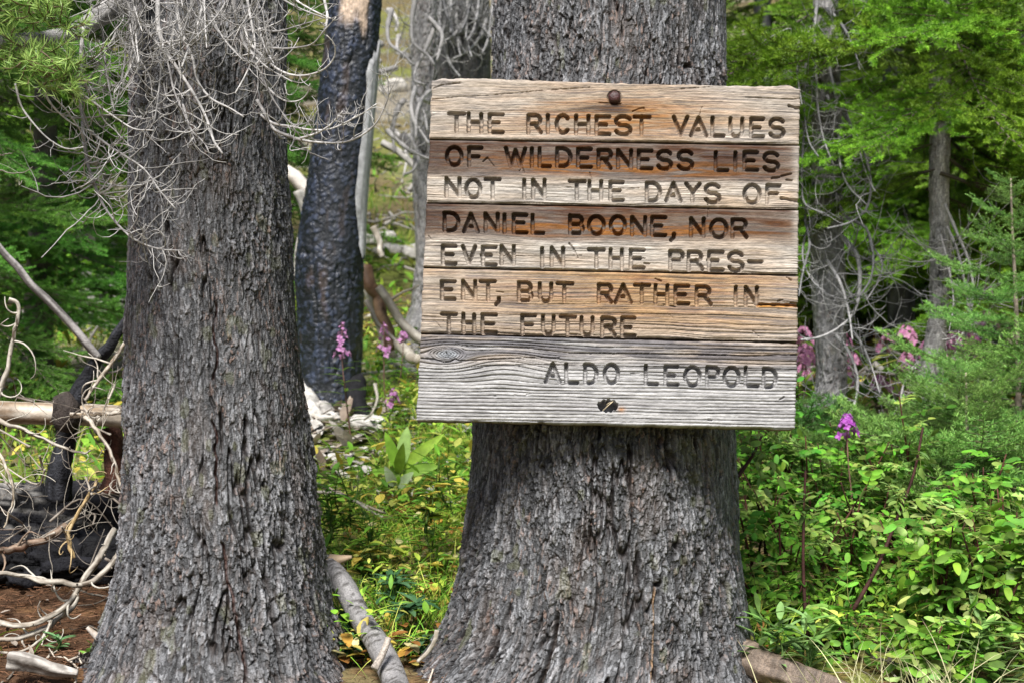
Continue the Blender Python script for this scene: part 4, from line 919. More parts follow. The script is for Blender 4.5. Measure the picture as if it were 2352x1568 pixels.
# dead crown twigs behind the fallen wood
for k in range(24):
    u, v = rt.uniform(0, 290), rt.uniform(860, 1300)
    pts = [(u, v), (u + rt.normal() * 40, v + rt.uniform(-60, 40)), (u + rt.normal() * 80, v + rt.uniform(-90, 90))]
    t = thing('dead_twig', 'thin pale dead twig tangled in the fallen wood on the left', 'twig', 'dead twigs among the fallen wood')
    dead_branch('stem', t, PP(pts, 2.78, 2.92), .0024, .0009, rt, 6, (.03, .12), bend_up=.3, sub=1, cols=((.14, .11, .09), (.48, .43, .36)), m=M_PALE)
t = log_thing('wood_chunk', 'pale weathered chunk of wood lying by the left trunk foot', 'wood', [(22, 1512), (50, 1517), (85, 1524), (125, 1536), (178, 1545)], 2.42, 2.42, [.015, .016, .012, .010, .005], 0, ((.20, .18, .16), (.50, .47, .43)), M_PALE, .75, 16, 60, 91)
log_thing('wood_chunk', 'broken pale splinter beside the left trunk foot', 'wood', [(200, 1440), (222, 1460), (246, 1478)], 2.5, 2.5, .004, .010, ((.34, .28, .22), (.5, .45, .4)), M_PALE, .4, 10, 20, 92)
log_thing('bark_piece', 'burnt brown slab of wood standing behind the charred log', 'wood', [(250, 980), (262, 1030), (262, 1090), (250, 1130)], 3.05, 3.05, .022, .02, ((.05, .022, .015), (.14, .06, .04)), M_CHAR, .4, 10, 30, 93)

def pine_cone(u, v, lab, col, sc=1.0):
    b = G(u, v, .008); t = thing('pine_cone', lab, 'pine cone'); mb = MB()
    ax = nrm(np.array([.9, -.3, .15])); B, D = [], []
    for k in range(70):
        f = k / 70; a = k * 2.399; rr = .012 * sc * math.sin(math.pi * (.12 + .82 * f))
        e1 = nrm(np.cross(ax, [0, 0, 1])); e2 = np.cross(ax, e1); rad = e1 * math.cos(a) + e2 * math.sin(a)
        B.append(b + ax * (f - .5) * .055 * sc + rad * rr * .5); D.append(rad + ax * .5)
    leaves(mb, B, D, ax, .012 * sc, .009 * sc, col, curl=-.3, fold=.2)
    tube(mb, np.array([b - ax * .027 * sc, b + ax * .027 * sc]), .006 * sc, 8, col); mb.build('scales', M_TWIG, t)
pine_cone(195, 1530, 'grey pine cone at the foot of the left trunk', (.16, .14, .13), 1.0)
pine_cone(140, 1560, 'black pine cone at the bottom edge near the left trunk', (.02, .02, .022), .8)

# ------------------------------------------------------------------ wood between and behind the trunks
t = thing('fallen_branch', 'silver barked broken branch lying between the two big trunks', 'branch')
pts = [(752, 1296), (790, 1345), (830, 1420), (868, 1480), (895, 1530), (912, 1580), (925, 1640)]
pp = smooth_path(PP(pts, 2.72, 2.28), 90)
th = np.linspace(0, 2 * np.pi, 20, endpoint=False); Ls = np.linspace(0, .5, 90)
bands = ss(.66, .78, vn(np.cos(th)[None] * 1.5 + 5 + 0 * Ls[:, None], np.sin(th)[None] * 1.5 + Ls[:, None] * 150, 5))
cc = np.array([.31, .30, .30]) * (.6 + .5 * fbm(th[None] * 2 + Ls[:, None] * 8, Ls[:, None] * 40, 6))[..., None]; cc = mixc(cc, (.05, .045, .04), bands * .9)
mb = MB(); tube(mb, pp, np.linspace(.021, .023, 90), 20, cc, rough=.14, seed=5); mb.build('stem', M_BARK, t)
mb = MB(); tube(mb, smooth_path(PP([(758, 1306), (756, 1290), (760, 1280)], 2.72, 2.72), 14), np.linspace(.030, .024, 14), 12, np.array([.42, .33, .24]) * (.7 + .5 * rng.random((14, 1))), rough=.35, seed=6)
tube(mb, smooth_path(PP([(760, 1290), (785, 1284), (808, 1278)], 2.71, 2.70), 12), np.linspace(.014, .003, 12), 8, (.40, .30, .2), rough=.3, seed=2)
tag(mb.build('broken_end', M_PALE, t), label='splintered tan broken end')
log_thing('branch_stub', 'short cut branch stub with a tan end below the silver branch', 'branch', [(892, 1470), (884, 1490), (872, 1512), (862, 1535)], 2.4, 2.36, .0055, .0065, ((.30, .26, .22), (.48, .42, .36)), M_BARK, .2, 12, 24, 95)
log_thing('dead_branch', 'small bent pale twig leaning on the foot of the sign tree', 'branch', [(1005, 1445), (1000, 1475), (985, 1495), (960, 1520)], 2.3, 2.3, .004, .003, BONE, M_PALE, .15, 8, 20, 96)
log_thing('fallen_log', 'pale barkless log leaning down from behind the left trunk to behind the burnt snag', 'log', [(470, 262), (560, 325), (640, 385), (680, 412), (704, 440), (760, 520), (820, 610), (870, 720), (900, 830)], 5.7, 5.7, .034, .026, ((.46, .40, .35), (.62, .57, .52)), M_PALE, .15, 14, 30, 97)
log_thing('dead_branch', 'thin upright dead branch beside the left trunk under the pale log end', 'branch', [(690, 440), (700, 480), (690, 560), (680, 640)], 5.4, 5.4, .02, .015, ((.25, .24, .22), (.5, .48, .44)), M_PALE, .2, 8, 24, 98)
for k, (lab, pts, d, r0, r1, cols) in enumerate((
    ('brown splintered plank of wood leaning right of the burnt snag', [(838, 620), (850, 660), (872, 700), (888, 750), (895, 800)], 5.6, .030, .02, ((.10, .055, .03), (.28, .18, .11))),
    ('bleached branch sloping down to the left edge of the sign', [(870, 660), (895, 700), (920, 735), (945, 760), (985, 795)], 5.5, .016, .022, BONE),
    ('thin bleached branch crossing below the burnt snag', [(842, 690), (862, 735), (900, 775), (945, 800)], 5.45, .010, .006, BONE),
    ('bleached branch end poking out left of the sign bottom', [(915, 790), (935, 815), (970, 830)], 5.3, .022, .02, BONE),
    ('thin straight dead stick on the slope left of the sign', [(880, 700), (920, 675), (965, 655)], 5.7, .007, .004, BONE),
    ('curved bleached branch on the upper slope', [(855, 520), (875, 560), (880, 590)], 6.3, .016, .012, BONE),
    ('crooked grey branch lying high on the slope', [(880, 330), (930, 360), (960, 400), (940, 440)], 7.2, .02, .014, ((.3, .28, .26), (.5, .48, .45))),
    ('dark dead branch across the slope by the thin trunk', [(925, 310), (945, 340), (985, 365)], 6.6, .03, .02, ((.05, .05, .05), (.15, .14, .13))),
    ('hooked white twig at the foot of the burnt snag', [(862, 880), (868, 910), (855, 945), (838, 965)], 4.5, .006, .003, BONE),
    ('long thin pale stick lying in the undergrowth by the left trunk', [(710, 1105), (760, 1125), (820, 1150), (890, 1178)], 3.5, .006, .003, TAN),
    ('second thin pale stick lying beside the long one', [(715, 1130), (770, 1130), (830, 1160), (880, 1190)], 3.45, .005, .003, BONE),
    ('dark bent twig in the undergrowth by the left trunk', [(712, 1105), (730, 1150), (745, 1190)], 3.4, .006, .004, ((.05, .045, .04), (.15, .13, .11))))):
    log_thing('dead_branch', lab, 'branch', pts, d, d * .99, r0, r1, cols, M_PALE, .2, 9, 30, 110 + k)

def chunk(u, v, sx, sy, sz, lab, col, seed, rot=0.0, group=None, name='wood_chunk', cat='wood'):
    rg = np.random.default_rng(seed); b = G(u, v)
    o = None; me = MB(); n, m = 14, 18
    ph, th = np.meshgrid(np.linspace(0, np.pi, n), np.linspace(0, 2 * np.pi, m, endpoint=False), indexing='ij')
    d = np.stack([np.sin(ph) * np.cos(th), np.sin(ph) * np.sin(th), np.cos(ph)], -1)
    q = np.sign(d) * np.abs(d) ** .7 * np.array([sx, sy, sz]); q = q * (1 + .55 * (fbm(d[..., 0] * 2 + seed, d[..., 1] * 2 + d[..., 2] * 1.7, seed, 3) - .5) * 2)[..., None]
    c, s = math.cos(rot), math.sin(rot); q = np.stack([q[..., 0] * c - q[..., 1] * s, q[..., 0] * s + q[..., 1] * c, q[..., 2]], -1) + b + [0, 0, sz * .35]
    i = np.arange(n - 1)[:, None] * m; j = np.arange(m)[None]; j2 = (j + 1) % m
    me.add(q.reshape(-1, 3), np.stack([i + j, i + m + j, i + m + j2, i + j2], -1).reshape(-1, 4), np.array(col) * (.7 + .6 * fbm(d[..., 0] * 4, d[..., 2] * 6 + d[..., 1] * 3, seed + 1)).reshape(-1, 1))
    return tag(me.build(name, M_PALE, None), lab, cat, group)
for k, (u, v, sx, sy, sz, lab) in enumerate(((795, 935, .07, .05, .035, 'bright white rounded stone in front of the burnt snag'), (715, 905, .06, .05, .06, 'pale flaking wood piece at the left foot of the burnt snag'), (712, 950, .05, .04, .03, 'low pale chip between the snag and the left trunk'),
     (745, 965, .08, .05, .02, 'flat pale slab of wood below the burnt snag'), (848, 985, .06, .04, .03, 'grey white stone right of the burnt snag foot'), (870, 560, .12, .08, .05, 'flat pale rock on the slope right of the snag'), (905, 585, .14, .08, .04, 'low pale rock ledge by the thin grey trunk'),
     (940, 590, .1, .07, .05, 'pale rock just left of the sign edge'), (905, 210, .14, .1, .09, 'pale boulder high on the slope between the dead trunks'))):
    chunk(u, v, sx, sy, sz, lab, (.62, .59, .54), 140 + k, k * .7, name='stone' if 'stone' in lab or 'rock' in lab or 'boulder' in lab else 'wood_chunk', cat='rock' if 'stone' in lab or 'rock' in lab or 'boulder' in lab else 'wood')
for k, (u, v, s) in enumerate(((640 / 2.45, 700, .3), (210, 620, .25), (240, 660, .22), (180, 680, .3), (270, 640, .2), (150, 640, .28), (225, 740, .2))):
    if k: chunk(u, v, s, s * .6, s * .8, ['', 'upright pale rock behind the left trunk', 'pale rock beside the upright one', 'broad pale rock in the gap of the left firs', 'narrow pale rock at the left trunk edge', 'pale rock under the green fir boughs', 'low pale rock above the tan log'][k], (.50, .48, .45), 160 + k, k * .9, name='rock', cat='rock')

# ------------------------------------------------------------------ ground litter and low plants
rgc = np.random.default_rng(31)
def ok_pts(n, x0, x1, y0, y1, dens=None, seed=0):
    x = rgc.uniform(x0, x1, n); y = y0 + (y1 - y0) * rgc.random(n) ** 1.5
    k = np.ones(n, bool)
    if dens is not None: k = rgc.random(n) < dens(x, y)
    k = k & ~((np.abs(x + .60) < .20) & (y > 3.9) & (y < 5.1))
    x, y = x[k], y[k]
    return np.stack([x, y, gz(x, y)], 1)
# brown needles and twigs on the left floor
p = np.concatenate([ok_pts(12000, -1.25, -.42, 2.2, 3.5), ok_pts(5000, -.5, 1.0, 2.1, 2.9)]); mb = MB()
d = rgc.normal(size=(len(p), 3)) * [1, 1, .18]
needles(mb, p + [0, 0, .004] + np.abs(rgc.normal(size=(len(p), 1))) * [0, 0, .004], d, rgc.uniform(.012, .03, len(p)), .0016, np.array([.15, .075, .04]) * rgc.uniform(.4, 1.7, (len(p), 1)), rgc)
tag(mb.build('needle_litter', M_TWIG), 'brown fallen needles covering the floor left of the left trunk', 'needles', kind='stuff')
mb = MB()
for q in ok_pts(260, -1.3, 1.5, 2.2, 4.5):
    a = rgc.uniform(0, 6.3); L = rgc.uniform(.03, .16); c = np.array([.50, .44, .36]) * rgc.uniform(.35, 1.15)
    pp = q + np.array([0, 0, .008]) + np.array([math.cos(a), math.sin(a), rgc.normal() * .12]) * np.linspace(-.5, .5, 5)[:, None] * L + rgc.normal(size=(5, 3)) * .004
    tube(mb, pp, np.linspace(.0022, .0009, 5) * rgc.uniform(.5, 1.5), 5, c)
tag(mb.build('twig_litter', M_TWIG), 'small fallen twigs scattered over the forest floor', 'twigs', kind='stuff')
# small leafy ground cover in the middle and beyond
mid = lambda x, y: ss(.30, .62, fbm(x * 2.2 + 8, y * 2.2 + 3, 77, 3)) * ss(-.42, -.30, x) + .12
GREENS = np.array([[.13, .28, .025], [.20, .36, .04], [.10, .22, .03], [.30, .40, .05], [.40, .42, .09]])
YELL = np.array([[.55, .43, .08], [.62, .52, .14], [.46, .26, .05], [.32, .15, .04], [.66, .60, .30]])
def scatter_leaves(name, lab, p, cols, L, W, hmax, up=.5, m=M_LEAF, curl=.3, cat='ground cover'):
    n = len(p); mb = MB()
    c = cols[rgc.integers(0, len(cols), n)] * rgc.uniform(.7, 1.25, (n, 1))
    d = rgc.normal(size=(n, 3)) * [1, 1, .35] + [0, 0, up * .6]
    leaves(mb, p + np.array([0, 0, 1]) * (rgc.random((n, 1)) ** 1.3 * hmax + .006), d, [0, 0, 1.], rgc.uniform(*L, n), rgc.uniform(*W, n), c, curl=rgc.uniform(-.1, .5, n), fold=.3)
    return tag(mb.build(name, m), lab, cat, kind='stuff')
p = ok_pts(9000, -.62, 1.2, 2.5, 5.2, mid)
scatter_leaves('ground_cover', 'small green leaves carpeting the ground between the big trunks', p, GREENS * 1.55, (.006, .030), (.004, .014), .10)
p = ok_pts(2000, -.55, .5, 2.5, 4.0, lambda x, y: ss(.48, .62, fbm(x * 3 + 2, y * 3, 78, 3)) + .15)
scatter_leaves('fallen_leaves', 'yellow and brown fading leaves between the big trunks', p, YELL, (.018, .042), (.012, .028), .05, .2, curl=.5, cat='leaves')
p = ok_pts(9000, -3, 3, 4.6, 13, lambda x, y: ss(.40, .60, fbm(x * 1.1 + 4, y * 1.1, 79, 3)))
scatter_leaves('undergrowth', 'patchy low green undergrowth on the slope behind', p, GREENS * 1.1, (.05, .12), (.018, .045), .16)
p = ok_pts(12000, -2.4, .5, 3.4, 7.5, lambda x, y: .35 + .65 * ss(.35, .6, fbm(x * 2 + 4, y * 2, 83, 3)))
scatter_leaves('undergrowth', 'bright low leafy plants between the left trunk and the sign', p, np.concatenate([GREENS * 1.25, YELL[:1]]), (.025, .065), (.010, .026), .13)
p = ok_pts(2600, -3, 3, 5, 13, lambda x, y: ss(.50, .62, fbm(x * 1.1 + 9, y * 1.1, 80, 3)))
scatter_leaves('dry_leaves', 'straw coloured dry leaves on the slope behind', p, YELL, (.05, .11), (.02, .05), .06, .2, cat='leaves')
p = ok_pts(9000, -2.2, 2.2, 2.6, 11, lambda x, y: ss(.42, .6, fbm(x * 1.4 + 1, y * 1.4, 81, 3)))
mb = MB(); n = len(p)
blades(mb, p, rgc.normal(size=(n, 3)) * [.35, .35, 0] + [0, 0, 1], rgc.uniform(.06, .2, n), .003 + .0006 * p[:, 1], GREENS[rgc.integers(0, 5, n)] * rgc.uniform(.8, 1.3, (n, 1)), rgc.uniform(.2, .8, n), rgc)
p = ok_pts(16000, -.6, .5, 2.55, 5.5, lambda x, y: .3 + .7 * ss(.4, .55, fbm(x * 4 + 1, y * 4, 84, 3))); n = len(p)
blades(mb, p, rgc.normal(size=(n, 3)) * [.5, .5, 0] + [0, 0, 1], rgc.uniform(.03, .13, n), .0026, GREENS[rgc.integers(0, 5, n)] * rgc.uniform(1.2, 1.9, (n, 1)), rgc.uniform(.3, 1.0, n), rgc)
tag(mb.build('grass', M_LEAF), 'fine green grass on the ground between and behind the trunks', 'grass', kind='stuff')
# pale stony debris on the slope
mb = MB()
for q in ok_pts(800, -4, 4.5, 5.2, 18):
    L = rgc.uniform(.15, .7); a = rgc.uniform(0, 6.3)
    pp = q + np.array([0, 0, .02 + .08 * rgc.random()]) + np.array([math.cos(a), math.sin(a), rgc.normal() * .2]) * np.linspace(-.5, .5, 6)[:, None] * L + rgc.normal(size=(6, 3)) * .03
    tube(mb, pp, np.linspace(.012, .004, 6) * rgc.uniform(.4, 1.2), 6, np.array([.42, .39, .35]) * rgc.uniform(.6, 1.2))
tag(mb.build('dead_wood_litter', M_PALE), 'bleached dead sticks littering the slope behind', 'dead wood', kind='stuff')

n_ = 700; q_ = np.stack([rgc.normal(-.52, .22, n_), rgc.uniform(3.7, 5.1, n_)], 1); q_ = np.concatenate([q_, gz(q_[:, 0], q_[:, 1])[:, None]], 1)
scatter_leaves('wood_chips', 'pale bark and wood chips strewn around the foot of the burnt snag', q_, np.array([[.50, .46, .40], [.36, .30, .24], [.58, .55, .50], [.22, .17, .13]]), (.03, .10), (.015, .04), .015, .25, m=M_PALE, curl=.1, cat='wood chips')
n_ = 500; q_ = np.stack([rgc.uniform(-1.3, .9, n_), rgc.uniform(2.15, 3.3, n_)], 1); q_ = q_[(q_[:, 0] < -.4) | (q_[:, 1] < 2.8)]; q_ = np.concatenate([q_, gz(q_[:, 0], q_[:, 1])[:, None]], 1)
scatter_leaves('bark_litter', 'dark bark flakes and chips fallen around the trunk feet', q_, np.array([[.10, .07, .05], [.22, .18, .15], [.34, .29, .24], [.05, .04, .035]]), (.008, .03), (.005, .014), .008, .25, m=M_PALE, curl=.1, cat='bark flakes')
def leafy_plant(name, label, cat, base, stems, leaf_n, L, W, cols, rg, height=.2, up=.6, whorl=False, group=None, stemcol=(.12, .2, .05), lean=(0, 0)):
    t = thing(name, label, cat, group)
    for s_ in range(stems):
        a = rg.uniform(0, 6.3); h = height * rg.uniform(.75, 1.1)
        tip = base + np.array([math.cos(a) * .18 * h + lean[0] * h, math.sin(a) * .18 * h + lean[1] * h, h])
        pp = smooth_path([base + rg.normal(size=3) * [.006, .006, 0], (base + tip) / 2 + rg.normal(size=3) * .01, tip], 14)
        mb = MB(); tube(mb, pp, np.linspace(.0022, .001, 14), 5, stemcol); st = mb.build('stem', M_LEAF, t)
        mb = MB(); i = np.linspace(2, 13, leaf_n).astype(int) if not whorl else np.full(leaf_n, 13)
        az = np.arange(leaf_n) * (2.399 if not whorl else 2 * np.pi / leaf_n) + rg.random()
        d = np.stack([np.cos(az), np.sin(az), np.full(leaf_n, up) + rg.normal(size=leaf_n) * .15], 1)
        c = np.array(cols)[rg.integers(0, len(cols), leaf_n)] * rg.uniform(.8, 1.2, (leaf_n, 1))
        leaves(mb, pp[i], d, [0, 0, 1.], rg.uniform(*L, leaf_n), rg.uniform(*W, leaf_n), c, curl=rg.uniform(.05, .4, leaf_n), fold=.35)
        mb.build('leaves', M_LEAF, st)
    return t
rp = np.random.default_rng(77)
# broad leaved lily shoot
b = G(918, 1120); b = P(918, 1130, 3.55); t = thing('corn_lily', 'bright yellow-green shoot with broad upright leaves between the big trunks', 'plant')
mb = MB(); tube(mb, np.array([b - [0, 0, .1], b + [0, 0, .07]]), [.006, .004], 8, (.2, .35, .05)); mb.build('stem', M_LEAF, t)
for (u, v), L, W, dirn, c in (((918, 1080), .10, .030, (-.35, -.2, 1), (.24, .42, .04)), ((922, 1070), .10, .036, (.12, .1, 1), (.34, .50, .14)), ((925, 1075), .13, .030, (.75, 0, .7), (.30, .48, .05)), ((915, 1085), .08, .028, (.1, -.4, .6), (.22, .40, .04)), ((925, 1088), .09, .03, (1, -.2, .3), (.22, .38, .05)),
                              ((905, 1115), .055, .026, (-.3, -.5, .8), (.50, .60, .38)), ((915, 1118), .055, .026, (.6, -.5, .7), (.45, .58, .32)), ((920, 1095), .07, .022, (-.8, .2, .3), (.2, .38, .05))):
    mb = MB(); leaves(mb, [P(u, v, 3.52)], np.array(dirn, float), np.array([.0, -1, .35]), L, W, c, curl=.25, fold=.3, outline=[.25, .7, 1, .8, .4, .03]); mb.build('leaf', M_LEAF, t)
def G2(u, v): return G(u, v)
LUP = ((.07, .17, .07), (.10, .22, .10), (.05, .13, .055))
for u, v, lab, h in ((935, 1440, 'dark blue-green lupine with fanned leaves beside the foot of the sign tree', .09), (860, 1370, 'blue-green lupine behind the middle of the silver branch', .09), (795, 1440, 'blue-green lupine between the left trunk and the silver branch', .07), (905, 1400, 'blue-green lupine in front of the yellow leaves', .10), (800, 1500, 'low lupine in the shade by the left trunk foot', .06), (960, 1480, 'lupine with wilted tips touching the sign tree foot', .05)):
    leafy_plant('lupine', lab, 'plant', P(u, v + 60, G(u, v)[1] - .05), 4, 8, (.035, .055), (.011, .017), LUP, rp, h, .35, True)
for u, v, lab, h in ((760, 1185, 'narrow leaved green plant at the right edge of the left trunk', .13), (800, 1160, 'narrow leaved green plant near the pale sticks', .12), (850, 1230, 'narrow leaved plant in the middle of the undergrowth', .10), (740, 1230, 'narrow leaved plant half behind the left trunk', .10), (990, 1230, 'feathery green plant against the left side of the sign tree', .14), (1030, 1120, 'bright green plant close to the sign tree', .14)):
    leafy_plant('willowherb', lab, 'plant', P(u, v + 50, 3.1), 3, 12, (.05, .085), (.008, .013), GREENS[:3], rp, h, .3)
for u, v, lab in ((985, 1170, 'pale yellow-green round leaved plant left of the sign tree'), (1000, 1330, 'yellowing round leaved plant by the sign tree'), (900, 1310, 'yellow-green round leaved plant in the middle'), (930, 1360, 'round leaved plant above the lupines'), (840, 1300, 'yellowish round leaved plant beside the broken branch end')):
    leafy_plant('round_leaved_plant', lab, 'plant', P(u, v + 30, 2.95), 4, 6, (.025, .04), (.018, .028), np.concatenate([GREENS[2:], YELL[:2]]), rp, .07, .3)
leafy_plant('seedling', 'tiny green seedling on the brown needle floor at bottom left', 'plant', G(128, 1500), 2, 8, (.02, .035), (.007, .011), ((.12, .26, .10), (.18, .34, .14)), rp, .035, .4)
leafy_plant('seedling', 'small green sprout right of the weathered wood chunk', 'plant', G(212, 1525), 1, 5, (.02, .03), (.008, .011), ((.2, .36, .06),), rp, .03, .9)
leafy_plant('willowherb', 'green leafy plant growing behind the charred log', 'plant', P(95, 1125, 3.4), 3, 10, (.05, .08), (.010, .016), GREENS[:3], rp, .13, .3)
leafy_plant('willowherb', 'small leafy plant beside the left trunk behind the charred log', 'plant', P(285, 1110, 3.4), 2, 9, (.05, .08), (.010, .016), GREENS[:3], rp, .12, .3)

def fireweed(u, vtop, vbot, d, label, rg, leafy=True, dens=1.0, vstem=None, col=((.50, .12, .50), (.66, .26, .62)), sz=.016, group=None):
    """pink spike between vtop and vbot of the photo on a leafy stem"""
    t = thing('fireweed', label, 'wildflower', group)
    top, bot = P(u, vtop, d), P(u, vbot, d)
    g = float(gz(bot[0], d)); base = np.array([bot[0] + .03 * rg.normal(), d, min(g, bot[2] - .05)])
    pp = smooth_path([base, (base + bot) / 2 + rg.normal(size=3) * .01, bot, top], 40)
    mb = MB(); tube(mb, pp, np.linspace(.003, .0012, 40), 6, (.22, .12, .10)); mb.build('stem', M_LEAF, t)
    n = int(34 * dens); f = rg.random(n) ** .8; c0, c1 = np.array(col)
    az = rg.uniform(0, 6.3, n); dr = np.stack([np.cos(az), np.sin(az), .25 + .6 * f], 1)
    cen = bot + (top - bot) * f[:, None] + dr * (sz * 1.7 * (1 - .75 * f))[:, None]
    mb = MB()
    for k in range(4):
        a2 = k * np.pi / 2 + rg.random(n) * .6; e1 = nrm(np.cross(dr, [0, 0, 1.])); e2 = np.cross(nrm(dr), e1)
        pd = nrm(e1 * np.cos(a2)[:, None] + e2 * np.sin(a2)[:, None] + nrm(dr) * .35)
        leaves(mb, cen, pd, nrm(dr), sz * (.8 - .5 * f), sz * (.6 - .35 * f), c0 + (c1 - c0) * rg.random((n, 1)), curl=.1, fold=.1)
    mb.build('flowers', M_PETAL, t)
    if leafy:
        m_ = 26; i = rg.integers(3, 27, m_); az = rg.uniform(0, 6.3, m_); mb = MB()
        leaves(mb, pp[i], np.stack([np.cos(az), np.sin(az), .35 + 0 * az], 1), [0, 0, 1.], rg.uniform(.06, .1, m_), rg.uniform(.010, .016, m_), GREENS[rg.integers(0, 3, m_)], curl=.25); mb.build('leaves', M_LEAF, t)
    return t
for u, v0, v1, d, lab, dn in ((786, 745, 825, 4.4, 'pink fireweed spike in front of the burnt snag', 1.1), (882, 745, 820, 4.7, 'tall pink fireweed spike right of the burnt snag', 1.0), (926, 765, 792, 5.0, 'short bright pink fireweed close to the left edge of the sign', .8), (902, 895, 940, 4.4, 'pale lilac fireweed low below the branches', .8),
                               (1946, 955, 1010, 3.1, 'vivid purple fireweed in front of the bearded trunk', 1.5), (2266, 655, 705, 4.0, 'pink fireweed high among the right hand firs', 1.1)):
    fireweed(u, v0, v1, d, lab, rp, dens=dn, leafy=True, col=((.46, .08, .52), (.66, .24, .72)) if u == 1946 else ((.55, .20, .50), (.76, .42, .70)), sz=.015)
for k in range(32):
    u = [1845, 1850, 1843, 1935, 2025, 1955, 2050, 1925, 2130, 2215, 2235, 2180, 2275, 2310][k] if k < 14 else rp.uniform(1840, 2340); v = [860, 830, 890, 880, 885, 835, 915, 900, 810, 770, 800, 840, 740, 770][k] if k < 14 else rp.uniform(770, 900)
    fireweed(u, v - 22, v + 16, rp.uniform(4.7, 5.5), 'soft pink fireweed in the drift behind the right hand trunks', rp, leafy=False, dens=1.0, sz=.024, col=((.66, .24, .48), (.84, .46, .62)), group='pink fireweed drift behind the trunks')

# ------------------------------------------------------------------ pinnate leaved shrubs at lower right
def compound(mb, base, d, L, rg, pairs, ll, lw, col):
    p = twig_path(base, d, L, 8, rg, -.35, .3, .05); q = smooth_path(p, 20); T = nrm(np.gradient(q, axis=0))
    tube(mb, p, np.linspace(.0009, .0005, len(p)), 3, (.24, .26, .07), caps=False)
    B, D, Ls = [], [], []
    for k in range(pairs):
        i = int(3 + 15 * k / pairs); sd = nrm(np.cross(T[i], [0, 0, 1.]) + rg.normal(size=3) * .12)
        for s_ in (-1, 1): B.append(q[i]); D.append(T[i] * .55 + sd * s_); Ls.append(ll * rg.uniform(.6, 1.2) * (1 - .25 * abs(k / pairs - .45)))
    B.append(q[-1]); D.append(T[-1]); Ls.append(ll)
    n = len(B)
    up = nrm(np.array([0, -.35, 1.]) + rg.normal(size=3) * .6)
    leaves(mb, B, np.array(D) + rg.normal(size=(n, 3)) * .12, up, np.array(Ls), np.array(Ls) * lw, np.array(col) * rg.uniform(.6, 1.25, (n, 1)) * rg.uniform(.85, 1.15, (n, 3)), curl=rg.uniform(-.1, .5, n), fold=.3, outline=[.25, .75, 1.0, .95, .6, .12])
def shrub(label, base, stems, h, rg, ll=.022, cols=((.12, .24, .04), (.20, .32, .06), (.09, .19, .045)), lean=(0, 0), nl=11, group=None):
    t = thing('leafy_shrub', label, 'shrub', group)
    for s_ in range(stems):
        a = rg.uniform(0, 6.3); hh = h * rg.uniform(.7, 1.1); sp = rg.uniform(.12, .45)
        tip = base + np.array([math.cos(a) * sp * hh + lean[0] * hh, math.sin(a) * sp * hh * .7 + lean[1] * hh, hh])
        pp = smooth_path([base + rg.normal(size=3) * [.01, .01, 0], base + (tip - base) * [.35, .35, .55] + rg.normal(size=3) * .012, tip], 30)
        mb = MB(); tube(mb, pp, np.linspace(.0044, .0014, 30), 6, np.array([.09, .035, .025]) * rg.uniform(.5, 1.4)); st = mb.build('stem', M_TWIG, t)
        mb = MB()
        for k in range(nl):
            i = int(7 + 22 * (k + rg.random()) / nl); i = min(i, 29); az = rg.uniform(0, 6.3)
            compound(mb, pp[i], np.array([math.cos(az), math.sin(az) - .25, .45 + .3 * rg.normal()]), rg.uniform(.07, .12), rg, int(rg.integers(3, 6)), ll, .5, cols[int(rg.integers(len(cols)))])
        mb.build('leaves', M_LEAF, st)
    return t
rq = np.random.default_rng(91)
SH = [(1740, 1350, 3.0, .30, 'leafy shrub pressed against the right side of the sign tree'), (1800, 1230, 3.3, .36, 'leafy shrub below the lower right corner of the sign'), (1850, 1420, 2.85, .30, 'leafy shrub with a tall dark stem right of the sign tree'), (1920, 1300, 3.15, .32, 'leafy shrub in front of the bearded trunk foot'),
      (1990, 1400, 2.9, .30, 'leafy shrub in the middle of the lower right thicket'), (2060, 1230, 3.2, .36, 'tall leafy shrub in front of the pale slender trunk'), (2090, 1430, 2.8, .26, 'leafy shrub over the dark hollow at lower right'), (2180, 1420, 2.6, .26, 'pale green leafy shrub with large leaflets near the lower right corner'),
      (2280, 1460, 2.55, .26, 'pale green leafy shrub in the lower right corner'), (1780, 1480, 2.7, .2, 'low leafy shrub at the right foot of the sign tree'), (1890, 1520, 2.65, .16, 'low leafy shrub behind the grass at the bottom'), (2330, 1330, 2.75, .3, 'leafy shrub at the right edge under the sapling'),
      (2230, 1300, 2.9, .28, 'leafy shrub below the low feathery sapling'), (1740, 1180, 3.5, .34, 'leafy shrub just under the sign beside the thick trunk'), (1990, 1200, 3.5, .30, 'leafy shrub between the two slender trunks'), (2150, 1560, 2.45, .12, 'low leafy shrub at the bottom right of the grass')]
for u, v, d, h, lab in SH:
    bp = P(u, v, d); bp[2] = min(float(gz(bp[0], bp[1])), bp[2] - .05); hh = max(h, P(u, v - 120, d)[2] - bp[2])
    big = d < 2.7 and u > 2100
    shrub(lab, bp, 7, hh, rq, .023 if not big else .027, ((.13, .33, .03), (.22, .46, .05), (.08, .22, .025), (.30, .46, .10), (.16, .40, .04)) if not big else ((.26, .48, .07), (.20, .42, .04), (.36, .50, .14), (.14, .32, .04)), nl=10)
for u, v, lab in ((1850, 1500, 'narrow leaved plant at the right foot of the sign tree'), (2230, 1500, 'narrow leaved willowherb in the bottom right corner'), (2300, 1540, 'willowherb with long blue-green leaves at the bottom right'), (1765, 1500, 'bright narrow leaved shoot against the right foot of the sign tree')):
    leafy_plant('willowherb', lab, 'plant', P(u, v + 70, 2.45), 3, 12, (.05, .08), (.010, .015), ((.16, .30, .07), (.22, .36, .12)), rp, .11, .5)
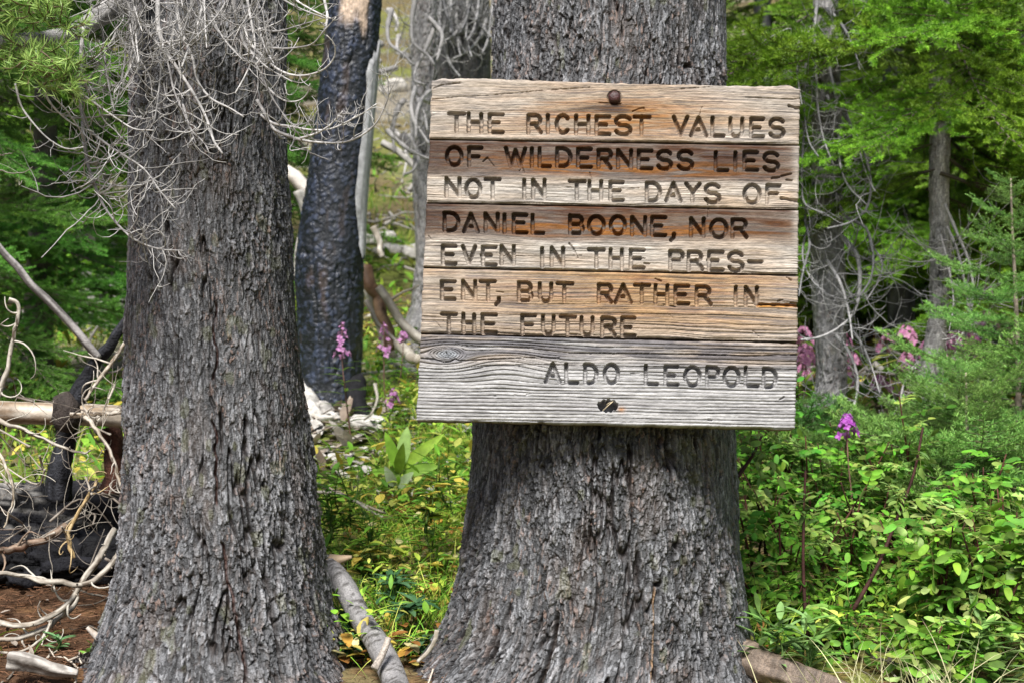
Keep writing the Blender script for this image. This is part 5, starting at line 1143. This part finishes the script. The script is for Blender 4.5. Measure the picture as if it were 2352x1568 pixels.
for pts, lab in (([(1850, 1080), (1846, 1200), (1845, 1300), (1850, 1400), (1862, 1520)], 'straight dark bare stem standing in the lower right thicket'), ([(2120, 980), (2098, 1090), (2060, 1190), (2020, 1290), (1960, 1400)], 'slanting red-brown stem rising from the thicket toward the pale trunk'), ([(1750, 1000), (1725, 1050), (1690, 1100)], 'bare brown stem slanting out beside the sign corner'),
                 ([(2180, 1400), (2120, 1470), (2050, 1520), (1960, 1580)], 'red-brown arching stem over the dark hollow'), ([(2210, 1290), (2208, 1400), (2215, 1480), (2240, 1570)], 'dark stem among the pale large leaflets')):
    t = thing('shrub_shoot', lab, 'plant'); mb = MB(); pp = smooth_path(PP(pts, 2.7, 2.6), 30)
    tube(mb, pp, np.linspace(.0022, .0042, 30), 7, np.array([.05, .02, .016]) * (.7 + .8 * rng.random((30, 1)))); mb.build('stem', M_TWIG, t)
    mb = MB()
    for k in range(7): compound(mb, pp[int(rq.integers(0, 18))], nrm(rq.normal(size=3)) + [0, -.2, .5], .08, rq, 4, .022, .5, (.2, .32, .08))
    mb.build('leaves', M_LEAF, t)
# pale grass tufts along the bottom right
GB = [((1960, 1620), [(1855, 1470), (1900, 1500), (1935, 1560)], 1), ((2085, 1620), [(2082, 1480), (2110, 1490)], 2), ((2150, 1640), [(2230, 1550), (2200, 1555)], 3)]
for k, (u, lab) in enumerate(((1880, 'pale thin grass tuft spreading over the root of the sign tree'), (1985, 'pale grass tuft at the bottom edge left of the dark hollow'), (2090, 'long bladed grass tuft in front of the dark hollow'), (2190, 'pale arching grass tuft at the bottom right'))):
    bb = P(u, 1640, 2.26); bb[2] = float(gz(bb[0], bb[1])); n = 30; mb = MB()
    p = bb + rgc.normal(size=(n, 3)) * [.03, .02, .003]
    blades(mb, p, rgc.normal(size=(n, 3)) * [.55, .3, 0] + [0, -.1, 1], rgc.uniform(.09, .19, n), .0024, np.array([.62, .60, .34]) * rgc.uniform(.6, 1.25, (n, 1)), rgc.uniform(.2, .9, n), rgc)
    tag(mb.build('grass_tuft', M_LEAF), lab, 'grass')
